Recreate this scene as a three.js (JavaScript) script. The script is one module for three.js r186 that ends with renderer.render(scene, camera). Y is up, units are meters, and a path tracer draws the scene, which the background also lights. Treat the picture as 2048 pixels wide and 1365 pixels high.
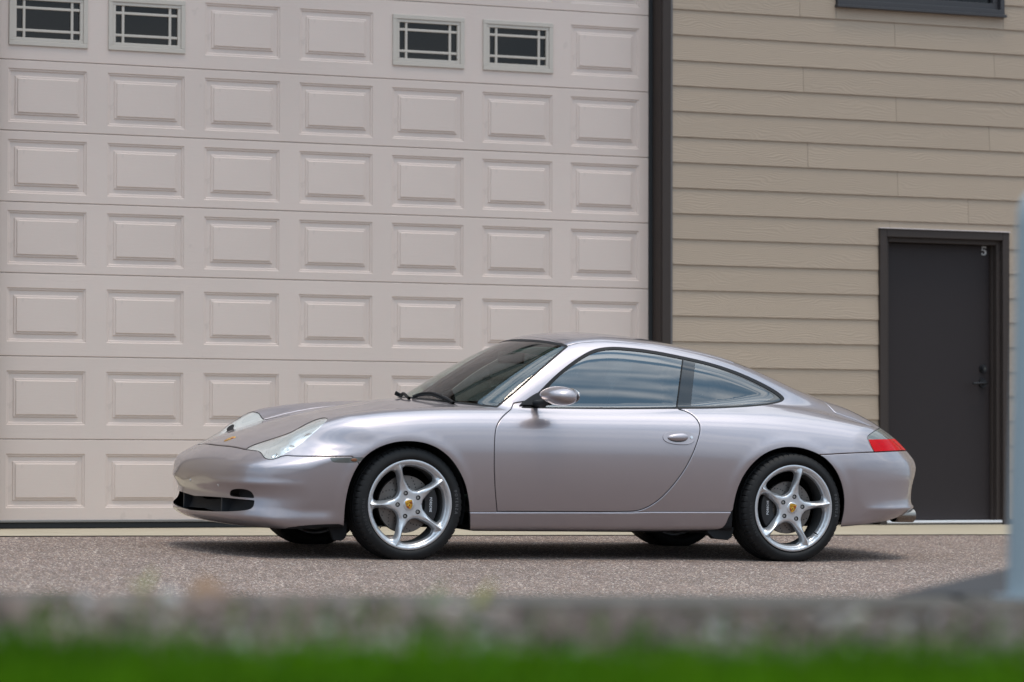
import * as THREE from 'three';
import { RoundedBoxGeometry } from 'three/addons/geometries/RoundedBoxGeometry.js';
import { mergeGeometries, toCreasedNormals } from 'three/addons/utils/BufferGeometryUtils.js';
import { ImprovedNoise } from 'three/addons/math/ImprovedNoise.js';
import { FontLoader } from 'three/addons/loaders/FontLoader.js';
import { TextGeometry } from 'three/addons/geometries/TextGeometry.js';

// ---------------------------------------------------------------- camera, sky, sun, exposure
// world: x runs along the building front, y is up from the foot of the garage door, z points out of the building
const scene = new THREE.Scene();
const V3 = (x, y, z) => new THREE.Vector3(x, y, z);
const F_PX = 7680, CX = 1024, CY = 682.5;                       // a 135 mm lens on the photograph's 2048 x 1365 pixels
const camera = new THREE.PerspectiveCamera(2 * Math.atan(CY / F_PX) * 180 / Math.PI, 2048 / 1365, 0.5, 400);
const CAM = V3(-9.35443, 0.37919, 23.40435);
const CAM_R = V3(0.89414, 0.0022, 0.44777), CAM_U = V3(-0.01643, 0.99948, 0.0279), CAM_B = V3(-0.44748, -0.0323, 0.89371);
camera.position.copy(CAM);
camera.quaternion.setFromRotationMatrix(new THREE.Matrix4().makeBasis(CAM_R, CAM_U, CAM_B));
camera.filmGauge = 36;
camera.focus = 21.9;
camera.userData.fStop = 2.8;
camera.updateMatrixWorld(true);

let seed = 20240611;
const rnd = () => { seed = (seed * 1664525 + 1013904223) >>> 0; return seed / 4294967296; };
const noise3 = new ImprovedNoise();
const fbm = (x, y, z, oct = 4, gain = 0.5) => { let s = 0, a = 1, n = 0; for (let o = 0; o < oct; o++) { s += a * noise3.noise(x, y, z); n += a; a *= gain; x *= 2.03; y *= 2.03; z *= 2.03; } return s / n; };
const clamp = (v, a = 0, b = 1) => Math.min(b, Math.max(a, v));
const smooth = (a, b, v) => { const t = clamp((v - a) / (b - a)); return t * t * (3 - 2 * t); };

// high overcast: bright thin cloud in streaks with blue grey between, the same all the way round
const SUN_DIR = V3(0.5, 20, 4.6).normalize();
const SKY_W = 1024, SKY_H = 512, skyData = new Float32Array(SKY_W * SKY_H * 4);
for (let j = 0; j < SKY_H; j++) {
  const el = ((j + 0.5) / SKY_H - 0.5) * Math.PI, sy = Math.sin(el), cy = Math.cos(el);
  for (let i = 0; i < SKY_W; i++) {
    const az = ((i + 0.5) / SKY_W - 0.5) * 2 * Math.PI, k = (j * SKY_W + i) * 4;
    let r, g, b;
    if (sy <= 0) { r = g = b = 0.3; } else {
      const h = 1 / (sy + 0.16), px = Math.cos(az) * cy * h, pz = Math.sin(az) * cy * h;
      const wob = 0.5 * fbm(px * 0.9, 3.1, pz * 0.9, 3);
      const streak = fbm((px * 0.35 + pz * 0.94) * 7.5 + wob * 1.6, 7.7, (pz * 0.35 - px * 0.94) * 1.5 + wob, 5, 0.6);
      const c = smooth(-0.22, 0.26, streak + 0.2 * fbm(px * 0.6, 1.3, pz * 0.6, 2));
      const ang = Math.acos(clamp(sy * SUN_DIR.y + cy * (Math.cos(az) * SUN_DIR.x + Math.sin(az) * SUN_DIR.z), -1, 1)), lift = 0.72 + 1.05 * sy + 1.7 * Math.exp(-((ang / 0.6) ** 2)) * (0.55 + 0.45 * c);     // brighter towards the veiled sun
      r = (0.24 + 0.70 * c) * lift; g = (0.41 + 0.60 * c) * lift; b = (0.60 + 0.48 * c) * lift;
    }
    skyData[k] = r; skyData[k + 1] = g; skyData[k + 2] = b; skyData[k + 3] = 1;
  }
}
const sky = new THREE.DataTexture(skyData, SKY_W, SKY_H, THREE.RGBAFormat, THREE.FloatType);
sky.mapping = THREE.EquirectangularReflectionMapping; sky.magFilter = sky.minFilter = THREE.LinearFilter; sky.wrapS = THREE.RepeatWrapping; sky.needsUpdate = true;
scene.background = sky; scene.environment = sky;

const sun = new THREE.DirectionalLight(0xffead0, 1.4);
sun.target.position.set(0.8, 0, 2.5); sun.position.copy(sun.target.position).addScaledVector(SUN_DIR, 24);
sun.castShadow = true; sun.shadow.radius = 34; sun.shadow.mapSize.set(2048, 2048);
Object.assign(sun.shadow.camera, { left: -14, right: 14, top: 14, bottom: -14, near: 1, far: 60 });
scene.add(sun, sun.target);

const renderer = new THREE.WebGLRenderer({ antialias: true });
renderer.toneMapping = THREE.LinearToneMapping;
renderer.toneMappingExposure = 1.12;
renderer.outputColorSpace = THREE.SRGBColorSpace;
renderer.shadowMap.enabled = true; renderer.shadowMap.type = THREE.PCFSoftShadowMap;

// ---------------------------------------------------------------- helpers
const taken = new Map();
const numbered = (name) => { const n = taken.get(name) ?? 0; taken.set(name, n + 1); return n ? `${name}_${String(n).padStart(3, '0')}` : name; };
function tag(o, label, category, group, kind) { if (label) o.userData.label = label; if (category) o.userData.category = category; if (group) o.userData.group = group; if (kind) o.userData.kind = kind; return o; }
function thing(name, label, category, group, at) { const o = new THREE.Group(); o.name = numbered(name); tag(o, label, category, group); if (at) o.position.set(...at); scene.add(o); return o; }
function part(name, geometry, material, parent, label) { const m = new THREE.Mesh(geometry, material); m.name = name; if (label) m.userData.label = label; m.castShadow = m.receiveShadow = true; parent.add(m); return m; }
function top(name, geometry, material, label, category, group, kind) { const m = part(numbered(name), geometry, material, scene); return tag(m, label, category, group, kind); }
const lin = (r, g, b) => new THREE.Color().setRGB(r, g, b);
const std = (r, g, b, roughness = 0.6, more = {}) => new THREE.MeshStandardMaterial({ color: lin(r, g, b), roughness, ...more });
const phys = (r, g, b, roughness = 0.6, more = {}) => new THREE.MeshPhysicalMaterial({ color: lin(r, g, b), roughness, ...more });
function box(x0, x1, y0, y1, z0, z1) { const g = new THREE.BoxGeometry(x1 - x0, y1 - y0, z1 - z0); g.translate((x0 + x1) / 2, (y0 + y1) / 2, (z0 + z1) / 2); return g; }
function rbox(x0, x1, y0, y1, z0, z1, r = 0.004, seg = 2) { const g = new RoundedBoxGeometry(x1 - x0, y1 - y0, z1 - z0, seg, r); g.translate((x0 + x1) / 2, (y0 + y1) / 2, (z0 + z1) / 2); return g; }
const plain = (g) => { const h = g.index ? g.toNonIndexed() : g; for (const k of Object.keys(h.attributes)) if (!['position', 'normal', 'uv'].includes(k)) h.deleteAttribute(k); return h; };
const join = (list) => mergeGeometries(list.map(plain), false);
function dataTex(w, h, fn, { srgb = false, repeat = [1, 1] } = {}) {   // fn(u, v) -> [r, g, b] in 0..1
  const d = new Uint8Array(w * h * 4);
  for (let j = 0; j < h; j++) for (let i = 0; i < w; i++) { const c = fn(i / w, j / h, i, j), k = (j * w + i) * 4; d[k] = clamp(c[0]) * 255; d[k + 1] = clamp(c[1]) * 255; d[k + 2] = clamp(c[2]) * 255; d[k + 3] = 255; }
  const t = new THREE.DataTexture(d, w, h, THREE.RGBAFormat); t.wrapS = t.wrapT = THREE.RepeatWrapping; t.magFilter = THREE.LinearFilter; t.minFilter = THREE.LinearMipmapLinearFilter; t.generateMipmaps = true;
  if (srgb) t.colorSpace = THREE.SRGBColorSpace; t.repeat.set(...repeat); t.needsUpdate = true; return t;
}
// periodic fbm on a unit square (for tiles)
function tileNoise(u, v, fx, fy, oct, z = 0) { let s = 0, a = 1, n = 0; for (let o = 0; o < oct; o++) { const X = u * fx, Y = v * fy, w00 = (1 - u) * (1 - v), w10 = u * (1 - v), w01 = (1 - u) * v, w11 = u * v; s += a * (w00 * noise3.noise(X, Y, z) + w10 * noise3.noise(X - fx, Y, z) + w01 * noise3.noise(X, Y - fy, z) + w11 * noise3.noise(X - fx, Y - fy, z)); n += a; a *= 0.5; fx *= 2; fy *= 2; z += 5.3; } return s / n; }
const uvBox = (g, sx = 1, sy = 1) => {      // uv in metres from the dominant face direction
  const h = g.index ? g.toNonIndexed() : g, p = h.attributes.position, n = h.attributes.normal, uv = new Float32Array(p.count * 2);
  for (let i = 0; i < p.count; i++) { const ax = Math.abs(n.getX(i)), ay = Math.abs(n.getY(i)), az = Math.abs(n.getZ(i)); const [a, b] = az >= ax && az >= ay ? [p.getX(i), p.getY(i)] : ay >= ax ? [p.getX(i), p.getZ(i)] : [p.getZ(i), p.getY(i)]; uv[2 * i] = a * sx; uv[2 * i + 1] = b * sy; }
  h.setAttribute('uv', new THREE.BufferAttribute(uv, 2)); return h;
};
// ---------------------------------------------------------------- pixel -> place (a direction; the depth comes from the wall, the ground or the car that it meets)
const rayOf = (px, py) => CAM_R.clone().multiplyScalar((px - CX) / F_PX).addScaledVector(CAM_U, -(py - CY) / F_PX).sub(CAM_B).normalize();
const wallAt = (px, py, z = 0) => { const d = rayOf(px, py); return CAM.clone().addScaledVector(d, (z - CAM.z) / d.z); };
const groundY = (x, z) => 0.02712 - 0.00844 * x - 0.041 * z;     // the drive falls away from the building

// ---------------------------------------------------------------- ground
let aggregateHeight;
const aggregate = dataTex(1024, 1024, (() => {
  const N = 1024, acc = new Float32Array(N * N * 3), tall = new Float32Array(N * N).fill(-1);
  for (let k = 0; k < N * N; k++) { acc[3 * k] = 0.33; acc[3 * k + 1] = 0.29; acc[3 * k + 2] = 0.28; }
  for (let s = 0; s < 24000; s++) {      // small stones of many tones in a dark binder
    const cx = rnd() * N, cy = rnd() * N, r = 1.9 + 4.4 * rnd() * rnd(), e = 0.7 + 0.6 * rnd(), t = rnd(), a = rnd() * 3.14, ca = Math.cos(a), sa = Math.sin(a), q = rnd();
    const base = t < 0.40 ? [0.57, 0.505, 0.47] : t < 0.62 ? [0.70, 0.65, 0.62] : t < 0.78 ? [0.40, 0.37, 0.375] : t < 0.90 ? [0.64, 0.54, 0.45] : [0.93, 0.91, 0.88];
    const m = 0.8 + 0.32 * rnd();
    for (let y = Math.floor(cy - r - 1); y <= cy + r + 1; y++) for (let x = Math.floor(cx - r - 1); x <= cx + r + 1; x++) {
      const dx = x - cx, dy = y - cy, X = (dx * ca + dy * sa) / (r * e), Y = (dy * ca - dx * sa) / r, d = X * X + Y * Y; if (d > 1) continue;
      const k = ((y + N) % N) * N + ((x + N) % N), h = q + 0.3 * (1 - d); if (h < tall[k]) continue; tall[k] = h;
      acc[3 * k] = base[0] * m; acc[3 * k + 1] = base[1] * m; acc[3 * k + 2] = base[2] * m;
    }
  }
  aggregateHeight = tall;
  return (u, v, i, j) => { const k = 3 * (j * N + i), n = 1 + 0.1 * tileNoise(u, v, 5, 5, 3); return [acc[k] * n, acc[k + 1] * n, acc[k + 2] * n]; };
})(), { srgb: true, repeat: [1 / 1.3, 1 / 1.3] });

const aggregateBump = dataTex(1024, 1024, (u, v, i, j) => { const h = clamp(aggregateHeight[j * 1024 + i] * 0.6 + 0.1); return [h, h, h]; }, { repeat: [1 / 1.3, 1 / 1.3] });
const asphalt = std(0.95, 0.885, 0.835, 0.92, { map: aggregate, bumpMap: aggregateBump, bumpScale: 0.004 });
function sheet(x0, x1, z0, z1, nx, nz, yAt, uvScale = 1) {
  const g = new THREE.PlaneGeometry(x1 - x0, z1 - z0, nx, nz), p = g.attributes.position, uv = g.attributes.uv; g.rotateX(-Math.PI / 2); g.translate((x0 + x1) / 2, 0, (z0 + z1) / 2);
  for (let i = 0; i < p.count; i++) { const x = p.getX(i), z = p.getZ(i); p.setY(i, yAt(x, z)); uv.setXY(i, x * uvScale, z * uvScale); }
  g.computeVertexNormals(); return g;
}
const apronEdge = (x) => clamp(2.02 - 0.06 * x, 1.4, 2.3) + 0.03 * fbm(x * 0.7, 4, 2, 3);
const driveG = sheet(-34, 40, 0, 46, 296, 138, (x, z) => groundY(x, z));
{ const p = driveG.attributes.position, uv = driveG.attributes.uv; for (let i = 0; i < p.count; i++) { const x0 = p.getX(i), z0 = Math.max(p.getZ(i), apronEdge(x0) - 0.01 + 0.001 * p.getZ(i)), y = groundY(x0, z0), x = x0 < -33.9 ? -240 : x0 > 39.9 ? 240 : x0, z = z0 > 45.9 ? 260 : z0; p.setXYZ(i, x, y, z); uv.setXY(i, x, z); } driveG.computeVertexNormals(); const cl = new Float32Array(p.count * 3); for (let i = 0; i < p.count; i++) { const x = p.getX(i), z = p.getZ(i), k = 1 + 0.16 * fbm(x * 0.35, 3, z * 0.5, 4) + 0.10 * fbm(x * 1.6, 8, z * 1.9, 3); cl.set([k, k * (0.995 + 0.02 * fbm(x, 5, z, 2)), k * 0.99], 3 * i); } driveG.setAttribute('color', new THREE.BufferAttribute(cl, 3)); asphalt.vertexColors = true; }
top('asphalt_drive', driveG, asphalt, 'brown grey asphalt drive with light stone chips', 'road', null, 'structure');

top('yard_ground', sheet(-240, 240, -240, 1.5, 24, 12, () => -0.30), std(0.16, 0.145, 0.135, 0.95), 'bare ground around and behind the building', 'ground', null, 'structure');
const concreteTone = dataTex(512, 512, (u, v) => { const n = 0.5 + 0.5 * tileNoise(u, v, 6, 6, 5), s = tileNoise(u, v, 60, 60, 2, 9); const k = 0.86 + 0.2 * n + (s > 0.34 ? -0.12 : 0); return [0.92 * k, 0.885 * k, 0.82 * k]; }, { srgb: true, repeat: [0.5, 0.5] });
const concreteBump = dataTex(512, 512, (u, v) => { const h = 0.5 + 0.5 * tileNoise(u, v, 40, 40, 4, 3); return [h, h, h]; }, { repeat: [0.8, 0.8] });
const concrete = std(0.50, 0.47, 0.41, 0.9, { map: concreteTone, bumpMap: concreteBump, bumpScale: 0.0015 });
{
  const apron = new THREE.Group(); apron.name = 'concrete_apron'; tag(apron, 'pale concrete apron between the building and the asphalt', 'pavement', null, 'structure'); scene.add(apron);
  const cuts = [-12, -7.6, -1.35, 1.04, 3.43, 6.9, 12, 18];        // poured in bays with sawn joints
  for (let b = 0; b + 1 < cuts.length; b++) {
    const a = cuts[b] + 0.003, c = cuts[b + 1] - 0.003, nx = 24, g = new THREE.PlaneGeometry(c - a, 1, nx, 8), p = g.attributes.position, uv = g.attributes.uv;
    for (let i = 0; i < p.count; i++) { const x = p.getX(i) + (a + c) / 2, t = 0.5 - p.getY(i), e = apronEdge(x), z = -0.1 + t * (e + 0.1); const y = -0.036 * (1 - t) + (groundY(x, e) + 0.006) * t; p.setXYZ(i, x, y, z); uv.setXY(i, x, z); }
    g.setIndex([...g.index.array].reverse()); { const ix = g.index.array; for (let k = 0; k < ix.length; k += 3) { const t = ix[k]; ix[k] = ix[k + 2]; ix[k + 2] = t; } }
    g.computeVertexNormals(); part('bay', g, concrete, apron);
  }
}

// ---------------------------------------------------------------- garage door: sections with pressed raised panels
const S21 = 0.5334, S18 = 0.4572, SECT = [S21, S21, S21, S18, S18, S18, S21, S18, S18];
const DX0 = -1.345, DX1 = 3.432, PX0 = -1.254, PITCH = 0.678, PW = 0.536, PH = 0.346;
const steelBump = dataTex(512, 512, (u, v) => { const a = tileNoise(u, v, 7, 60, 3), b = tileNoise(u, v, 26, 110, 2, 4); const h = 0.5 + 0.42 * a + 0.3 * b; return [h, h, h]; }, { repeat: [1 / 0.9, 1 / 0.9] });
const doorTone = dataTex(512, 512, (u, v) => { const n = tileNoise(u, v, 3, 3, 4, 2), d = tileNoise(u, v, 40, 40, 3, 8); const w = tileNoise(u, v, 14, 5, 4, 21); const k = 0.955 + 0.06 * n + (d > 0.40 ? -0.03 : 0) + (w > 0.36 ? -0.25 * (w - 0.36) : 0); return [k, k * 0.998, k * 0.99]; }, { srgb: true, repeat: [0.31, 0.31] });
const doorPaint = std(0.680, 0.570, 0.520, 0.52, { map: doorTone, bumpMap: steelBump, bumpScale: 0.0009 });
const rubber = std(0.018, 0.02, 0.022, 0.8), darkGap = std(0.02, 0.02, 0.02, 0.9);
const seamM = std(0.16, 0.13, 0.12, 0.8);
const RINGS = [[0, 0], [0.0042, -0.0058], [0.0135, -0.0064], [0.018, -0.0125], [0.047, -0.0125], [0.0515, -0.0066], [0.062, -0.0058], [0.0665, 0.0004]];
function panelGeometry(w, h) {
  const pos = [], quad = (a, b, c, d) => pos.push(...a, ...b, ...c, ...a, ...c, ...d);
  const ring = ([o, z]) => [[o, o, z], [w - o, o, z], [w - o, h - o, z], [o, h - o, z]];
  for (let r = 0; r + 1 < RINGS.length; r++) { const a = ring(RINGS[r]), b = ring(RINGS[r + 1]); for (let k = 0; k < 4; k++) quad(a[k], a[(k + 1) % 4], b[(k + 1) % 4], b[k]); }
  quad(...ring(RINGS[RINGS.length - 1]));
  const g = new THREE.BufferGeometry(); g.setAttribute('position', new THREE.Float32BufferAttribute(pos, 3)); g.computeVertexNormals(); return uvBox(g);
}
const panelG = panelGeometry(PW, PH);
const garage = thing('garage_door', 'taupe sectional garage door with raised panels and four small windows', 'garage door');
const winFrame = std(0.50, 0.45, 0.395, 0.45), winGlass = phys(0.42, 0.44, 0.45, 0.03, { transmission: 1, thickness: 0, ior: 1.42 });
function frameRing(x0, x1, y0, y1, b, z0, z1, r = 0.003) { return join([rbox(x0, x1, y0, y0 + b, z0, z1, r), rbox(x0, x1, y1 - b, y1, z0, z1, r), rbox(x0, x0 + b, y0 + b, y1 - b, z0, z1 - 0.0006, r), rbox(x1 - b, x1, y0 + b, y1 - b, z0, z1 - 0.0006, r)]); }
{
  let y = 0.004;
  SECT.forEach((H, s) => {
    const y0 = y + 0.0012, y1 = y + H - 0.0012, py = y + (H - PH) / 2; y += H;
    const list = [], th = 0.04;
    list.push(box(DX0, DX1, y0 + 0.004, py, -th, 0), box(DX0, DX1, py + PH, y1 - 0.004, -th, 0));
    for (const [a, b, c, d] of [[y0, y0 + 0.004, -0.005, 0], [y1 - 0.004, y1, 0, -0.005]]) {       // rolled edges at the joints
      const g = new THREE.BufferGeometry(); g.setAttribute('position', new THREE.Float32BufferAttribute([DX0, a, c, DX1, a, c, DX1, b, d, DX0, a, c, DX1, b, d, DX0, b, d], 3)); g.computeVertexNormals(); g.setAttribute('uv', new THREE.Float32BufferAttribute(new Float32Array(12), 2)); list.push(g);
    }
    for (let k = 0; k <= 7; k++) { const a = k ? PX0 + (k - 1) * PITCH + PW : DX0, b = k < 7 ? PX0 + k * PITCH : DX1; list.push(box(a, b, py, py + PH, -th, 0)); }
    const tone = doorPaint.clone(); tone.color.multiplyScalar([1, 0.985, 1.01, 0.99, 1.005, 0.98, 1, 0.99, 1][s]); const sec = part('section', uvBox(join(list)), tone, garage);
    part('joint_seal', box(DX0, DX1, y1 - 0.002, y1 + 0.0044, -0.02, -0.0062), seamM, sec);
    for (let k = 0; k < 7; k++) {
      const x = PX0 + k * PITCH;
      if (s === 6 && [0, 1, 4, 5].includes(k)) {
        const w = new THREE.Group(); w.name = 'window'; w.position.set(x, py, 0); garage.add(w);
        part('frame', join([frameRing(0, PW, 0, PH, 0.03, -0.03, 0.011), frameRing(0.03, PW - 0.03, 0.03, PH - 0.03, 0.022, -0.03, 0.005)]), winFrame, w);
        const gx0 = 0.052, gx1 = PW - 0.052, gy0 = 0.052, gy1 = PH - 0.052, mx = 0.044, my = 0.040, t = 0.017;
        for (const xx of [gx0 + mx, gx1 - mx - t]) part('muntin', rbox(xx, xx + t, gy0, gy1, -0.022, -0.001, 0.003), winFrame, w);
        for (const yy of [gy0 + my, gy1 - my - t]) part('muntin', rbox(gx0, gx1, yy, yy + t, -0.022, -0.002, 0.003), winFrame, w);
        const xs = [[gx0, gx0 + mx], [gx0 + mx + t, gx1 - mx - t], [gx1 - mx, gx1]], ys = [[gy0, gy0 + my], [gy0 + my + t, gy1 - my - t], [gy1 - my, gy1]];
        for (const [a, b] of xs) for (const [c, d] of ys) part('pane', box(a - 0.004, b + 0.004, c - 0.004, d + 0.004, -0.016, -0.0135), winGlass, w);
      } else { const p = part('panel', panelG, tone, sec); p.position.set(x, py, 0); }
    }
  });
  part('bottom_seal', rbox(DX0, DX1, -0.034, 0.004, -0.036, -0.004, 0.006), rubber, garage);
  part('bottom_rail', rbox(DX0, DX1, 0.0045, 0.02, 0.0005, 0.006, 0.002), std(0.30, 0.30, 0.30, 0.4, { metalness: 0.8 }), garage);
}
const DTOP = SECT.reduce((a, b) => a + b, 0) + 0.004;

// ---------------------------------------------------------------- brown trim round the garage door
const trimBrown = phys(0.042, 0.032, 0.028, 0.6, { specularIntensity: 0.6 }), trimGrey = std(0.13, 0.118, 0.115, 0.5);
const SZ = 0.135;                                                   // face of the siding
{
  const t = thing('garage_door_trim', 'dark brown trim boards framing the garage door', 'door frame');
  for (const [edge, s] of [[DX1, 1], [DX0, -1]]) {
    const X = (a, b, y0, y1, z0, z1, r) => s > 0 ? rbox(edge + a, edge + b, y0, y1, z0, z1, r) : rbox(edge - b, edge - a, y0, y1, z0, z1, r);
    part('weather_strip', X(-0.012, 0.016, -0.05, DTOP, 0.003, 0.018, 0.004), rubber, t);
    part('jamb', X(0.0165, 0.05, -0.05, DTOP, -0.06, 0.128, 0.003), trimBrown, t);
    part('casing', X(0.022, 0.088, -0.05, DTOP + 0.09, 0.1285, 0.15, 0.004), trimBrown, t);
    part('edge_strip', X(0.0885, 0.108, -0.05, DTOP + 0.09, 0.06, 0.139, 0.002), trimGrey, t);
  }
  part('header', rbox(DX0 - 0.02, DX1 + 0.02, DTOP + 0.001, DTOP + 0.09, -0.06, 0.1495, 0.004), trimBrown, t);
}

// ---------------------------------------------------------------- lap siding, one mesh per plank
const ROW = 0.1778, ROW0 = -0.003;
const grainMaps = [0, 1, 2].map((q) => dataTex(1024, 256, (u, v) => {
  const warp = 0.35 * tileNoise(u, v, 3, 2, 3, 11 * q) + 0.18 * tileNoise(u, v, 9, 3, 2, 11 * q + 5);
  const lines = Math.sin((v * 26 + warp * 22) * 6.283), fine = tileNoise(u, v, 18, 90, 2, q + 3);
  const h = 0.5 + 0.26 * Math.pow(0.5 + 0.5 * lines, 2) * (0.4 + 0.9 * clamp(0.5 + tileNoise(u, v, 4, 3, 2, q + 30))) + 0.22 * fine; return [h, h, h];
}, { repeat: [1 / 2.2, 1 / 0.36] }));
const sidingMats = [0, 1, 2, 3, 4, 5].map((k) => { const m = 0.96 + 0.02 * (k % 4); return std(0.385 * m, 0.303 * m, 0.228 * m, 0.68, { bumpMap: grainMaps[k % 3], bumpScale: 0.0034 }); });
let plankCount = 0;
function plank(parent, x0, x1, row, y1max) {
  const y0 = ROW0 + row * ROW, y1 = Math.min(y0 + ROW + 0.03, y1max ?? 99), th = 0.009; if (y1 - y0 < 0.02) return;
  const g = box(x0, x1, y0, y1, 0, th).toNonIndexed(), p = g.attributes.position;
  for (let i = 0; i < p.count; i++) { const y = p.getY(i); p.setZ(i, p.getZ(i) + SZ - th - (y - y0) / ROW * 0.0095); }
  g.computeVertexNormals(); uvBox(g);
  const uv = g.attributes.uv, ox = rnd() * 5, oy = rnd() * 3; for (let i = 0; i < uv.count; i++) uv.setXY(i, uv.getX(i) + ox, uv.getY(i) + oy);
  const k = plankCount++; part('plank', g, sidingMats[Math.floor(rnd() * 6)], parent);
}
const EDX0 = 5.222, EDX1 = 6.325, EDTOP = 2.072;                   // opening of the entry door casing
const WNX0 = wallAt(1673, 5, SZ).x, WNX1 = wallAt(2007, 22, SZ).x, WNY = wallAt(1850, 20, SZ).y, WNTOP = WNY + 1.3;
const TOPROW = 31;
{
  const wall = thing('siding_wall', 'beige lap siding wall beside the garage door', 'wall');
  const joints = {}; const J = (row, px, py) => { joints[row] = [wallAt(px, py, SZ).x]; };
  const rowOf = (py, px) => Math.floor((wallAt(px, py, SZ).y - ROW0) / ROW);
  for (const [px, py] of [[1600.6, 14], [1790.7, 70], [1990, 132], [1607.7, 162], [1793.7, 222], [1980, 280], [1616.7, 312], [1796.7, 372], [1938, 424], [1781, 452]]) J(rowOf(py, px), px, py);
  for (let r = 0; r < TOPROW; r++) {
    const y0 = ROW0 + r * ROW, xs = [3.542, ...(joints[r] ?? [])]; let x = xs[xs.length - 1] + 2.4 + (joints[r] ? 0 : rnd() * 2); while (x < 11) { xs.push(x); x += 3.66; } xs.push(11);
    const spans = [];
    for (let k = 0; k + 1 < xs.length; k++) spans.push([xs[k] + (k ? 0.0012 : 0), xs[k + 1] - 0.0012]);
    const holes = []; if (y0 < EDTOP - 0.02) holes.push([EDX0, EDX1, -1, EDTOP]); if (y0 + ROW > WNY && y0 < WNTOP) holes.push([WNX0, WNX1, WNY, WNTOP]);
    for (let [a, b] of spans) {
      const h = holes.find(([p, q]) => b > p && a < q);
      if (!h) { plank(wall, a, b, r); continue; }
      if (a < h[0]) plank(wall, a, h[0] - 0.002, r); if (b > h[1]) plank(wall, h[1] + 0.002, b, r);
      if (h[2] > y0 + 0.02) plank(wall, Math.max(a, h[0] + 0.0001), Math.min(b, h[1] - 0.0001), r, h[2] - 0.002);
      if (h[3] < y0 + ROW - 0.02 && h[3] > y0) {            // the short piece over a head casing
        const y1 = y0 + ROW + 0.03, g = box(Math.max(a, h[0] - 0.0015), Math.min(b, h[1] + 0.0015), h[3] + 0.002, y1, 0, 0.009).toNonIndexed(), p = g.attributes.position;
        for (let i = 0; i < p.count; i++) p.setZ(i, p.getZ(i) + SZ - 0.009 - (p.getY(i) - y0) / ROW * 0.0095); g.computeVertexNormals(); part('plank', uvBox(g), sidingMats[plankCount++ % 6], wall);
      }
    }
  }
  const back = std(0.12, 0.10, 0.09, 0.9), bz = 0.055;
  part('sheathing', join([box(3.485, EDX0 + 0.01, -0.05, 5.6, 0.0, bz), box(EDX1 - 0.01, 11, -0.05, 5.6, 0.0, bz), box(EDX0 + 0.01, EDX1 - 0.01, EDTOP - 0.01, WNY + 0.01, 0.0, bz), box(EDX0 + 0.01, EDX1 - 0.01, WNTOP - 0.01, 5.6, 0, bz - 0.001)]), back, wall);
  // left of and above the garage door, out of the frame: what the bonnet and the glass mirror
  const left = thing('siding_wall', 'beige lap siding wall around the far end of the garage door', 'wall');
  for (let r = 0; r < TOPROW; r++) { let x = -13 + rnd() * 3; const xs = [-13]; while (x < -1.6) { if (x > -12.5) xs.push(x); x += 3.66; } xs.push(-1.456); for (let k = 0; k + 1 < xs.length; k++) plank(left, xs[k] + 0.0012, xs[k + 1] - 0.0012, r); }
  part('sheathing', box(-13, -1.41, -0.05, 5.6, 0, 0.055), back, left);
  const over = thing('siding_wall', 'beige lap siding wall above the garage door head', 'wall');
  for (let r = 0; r < TOPROW; r++) { const y0 = ROW0 + r * ROW; if (y0 < DTOP + 0.08) continue; plank(over, -1.454, 1.2, r); plank(over, 1.2025, 3.5395, r); }
  part('sheathing', box(-1.41, 3.485, DTOP + 0.1, 5.6, 0, 0.055), back, over);
}

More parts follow.
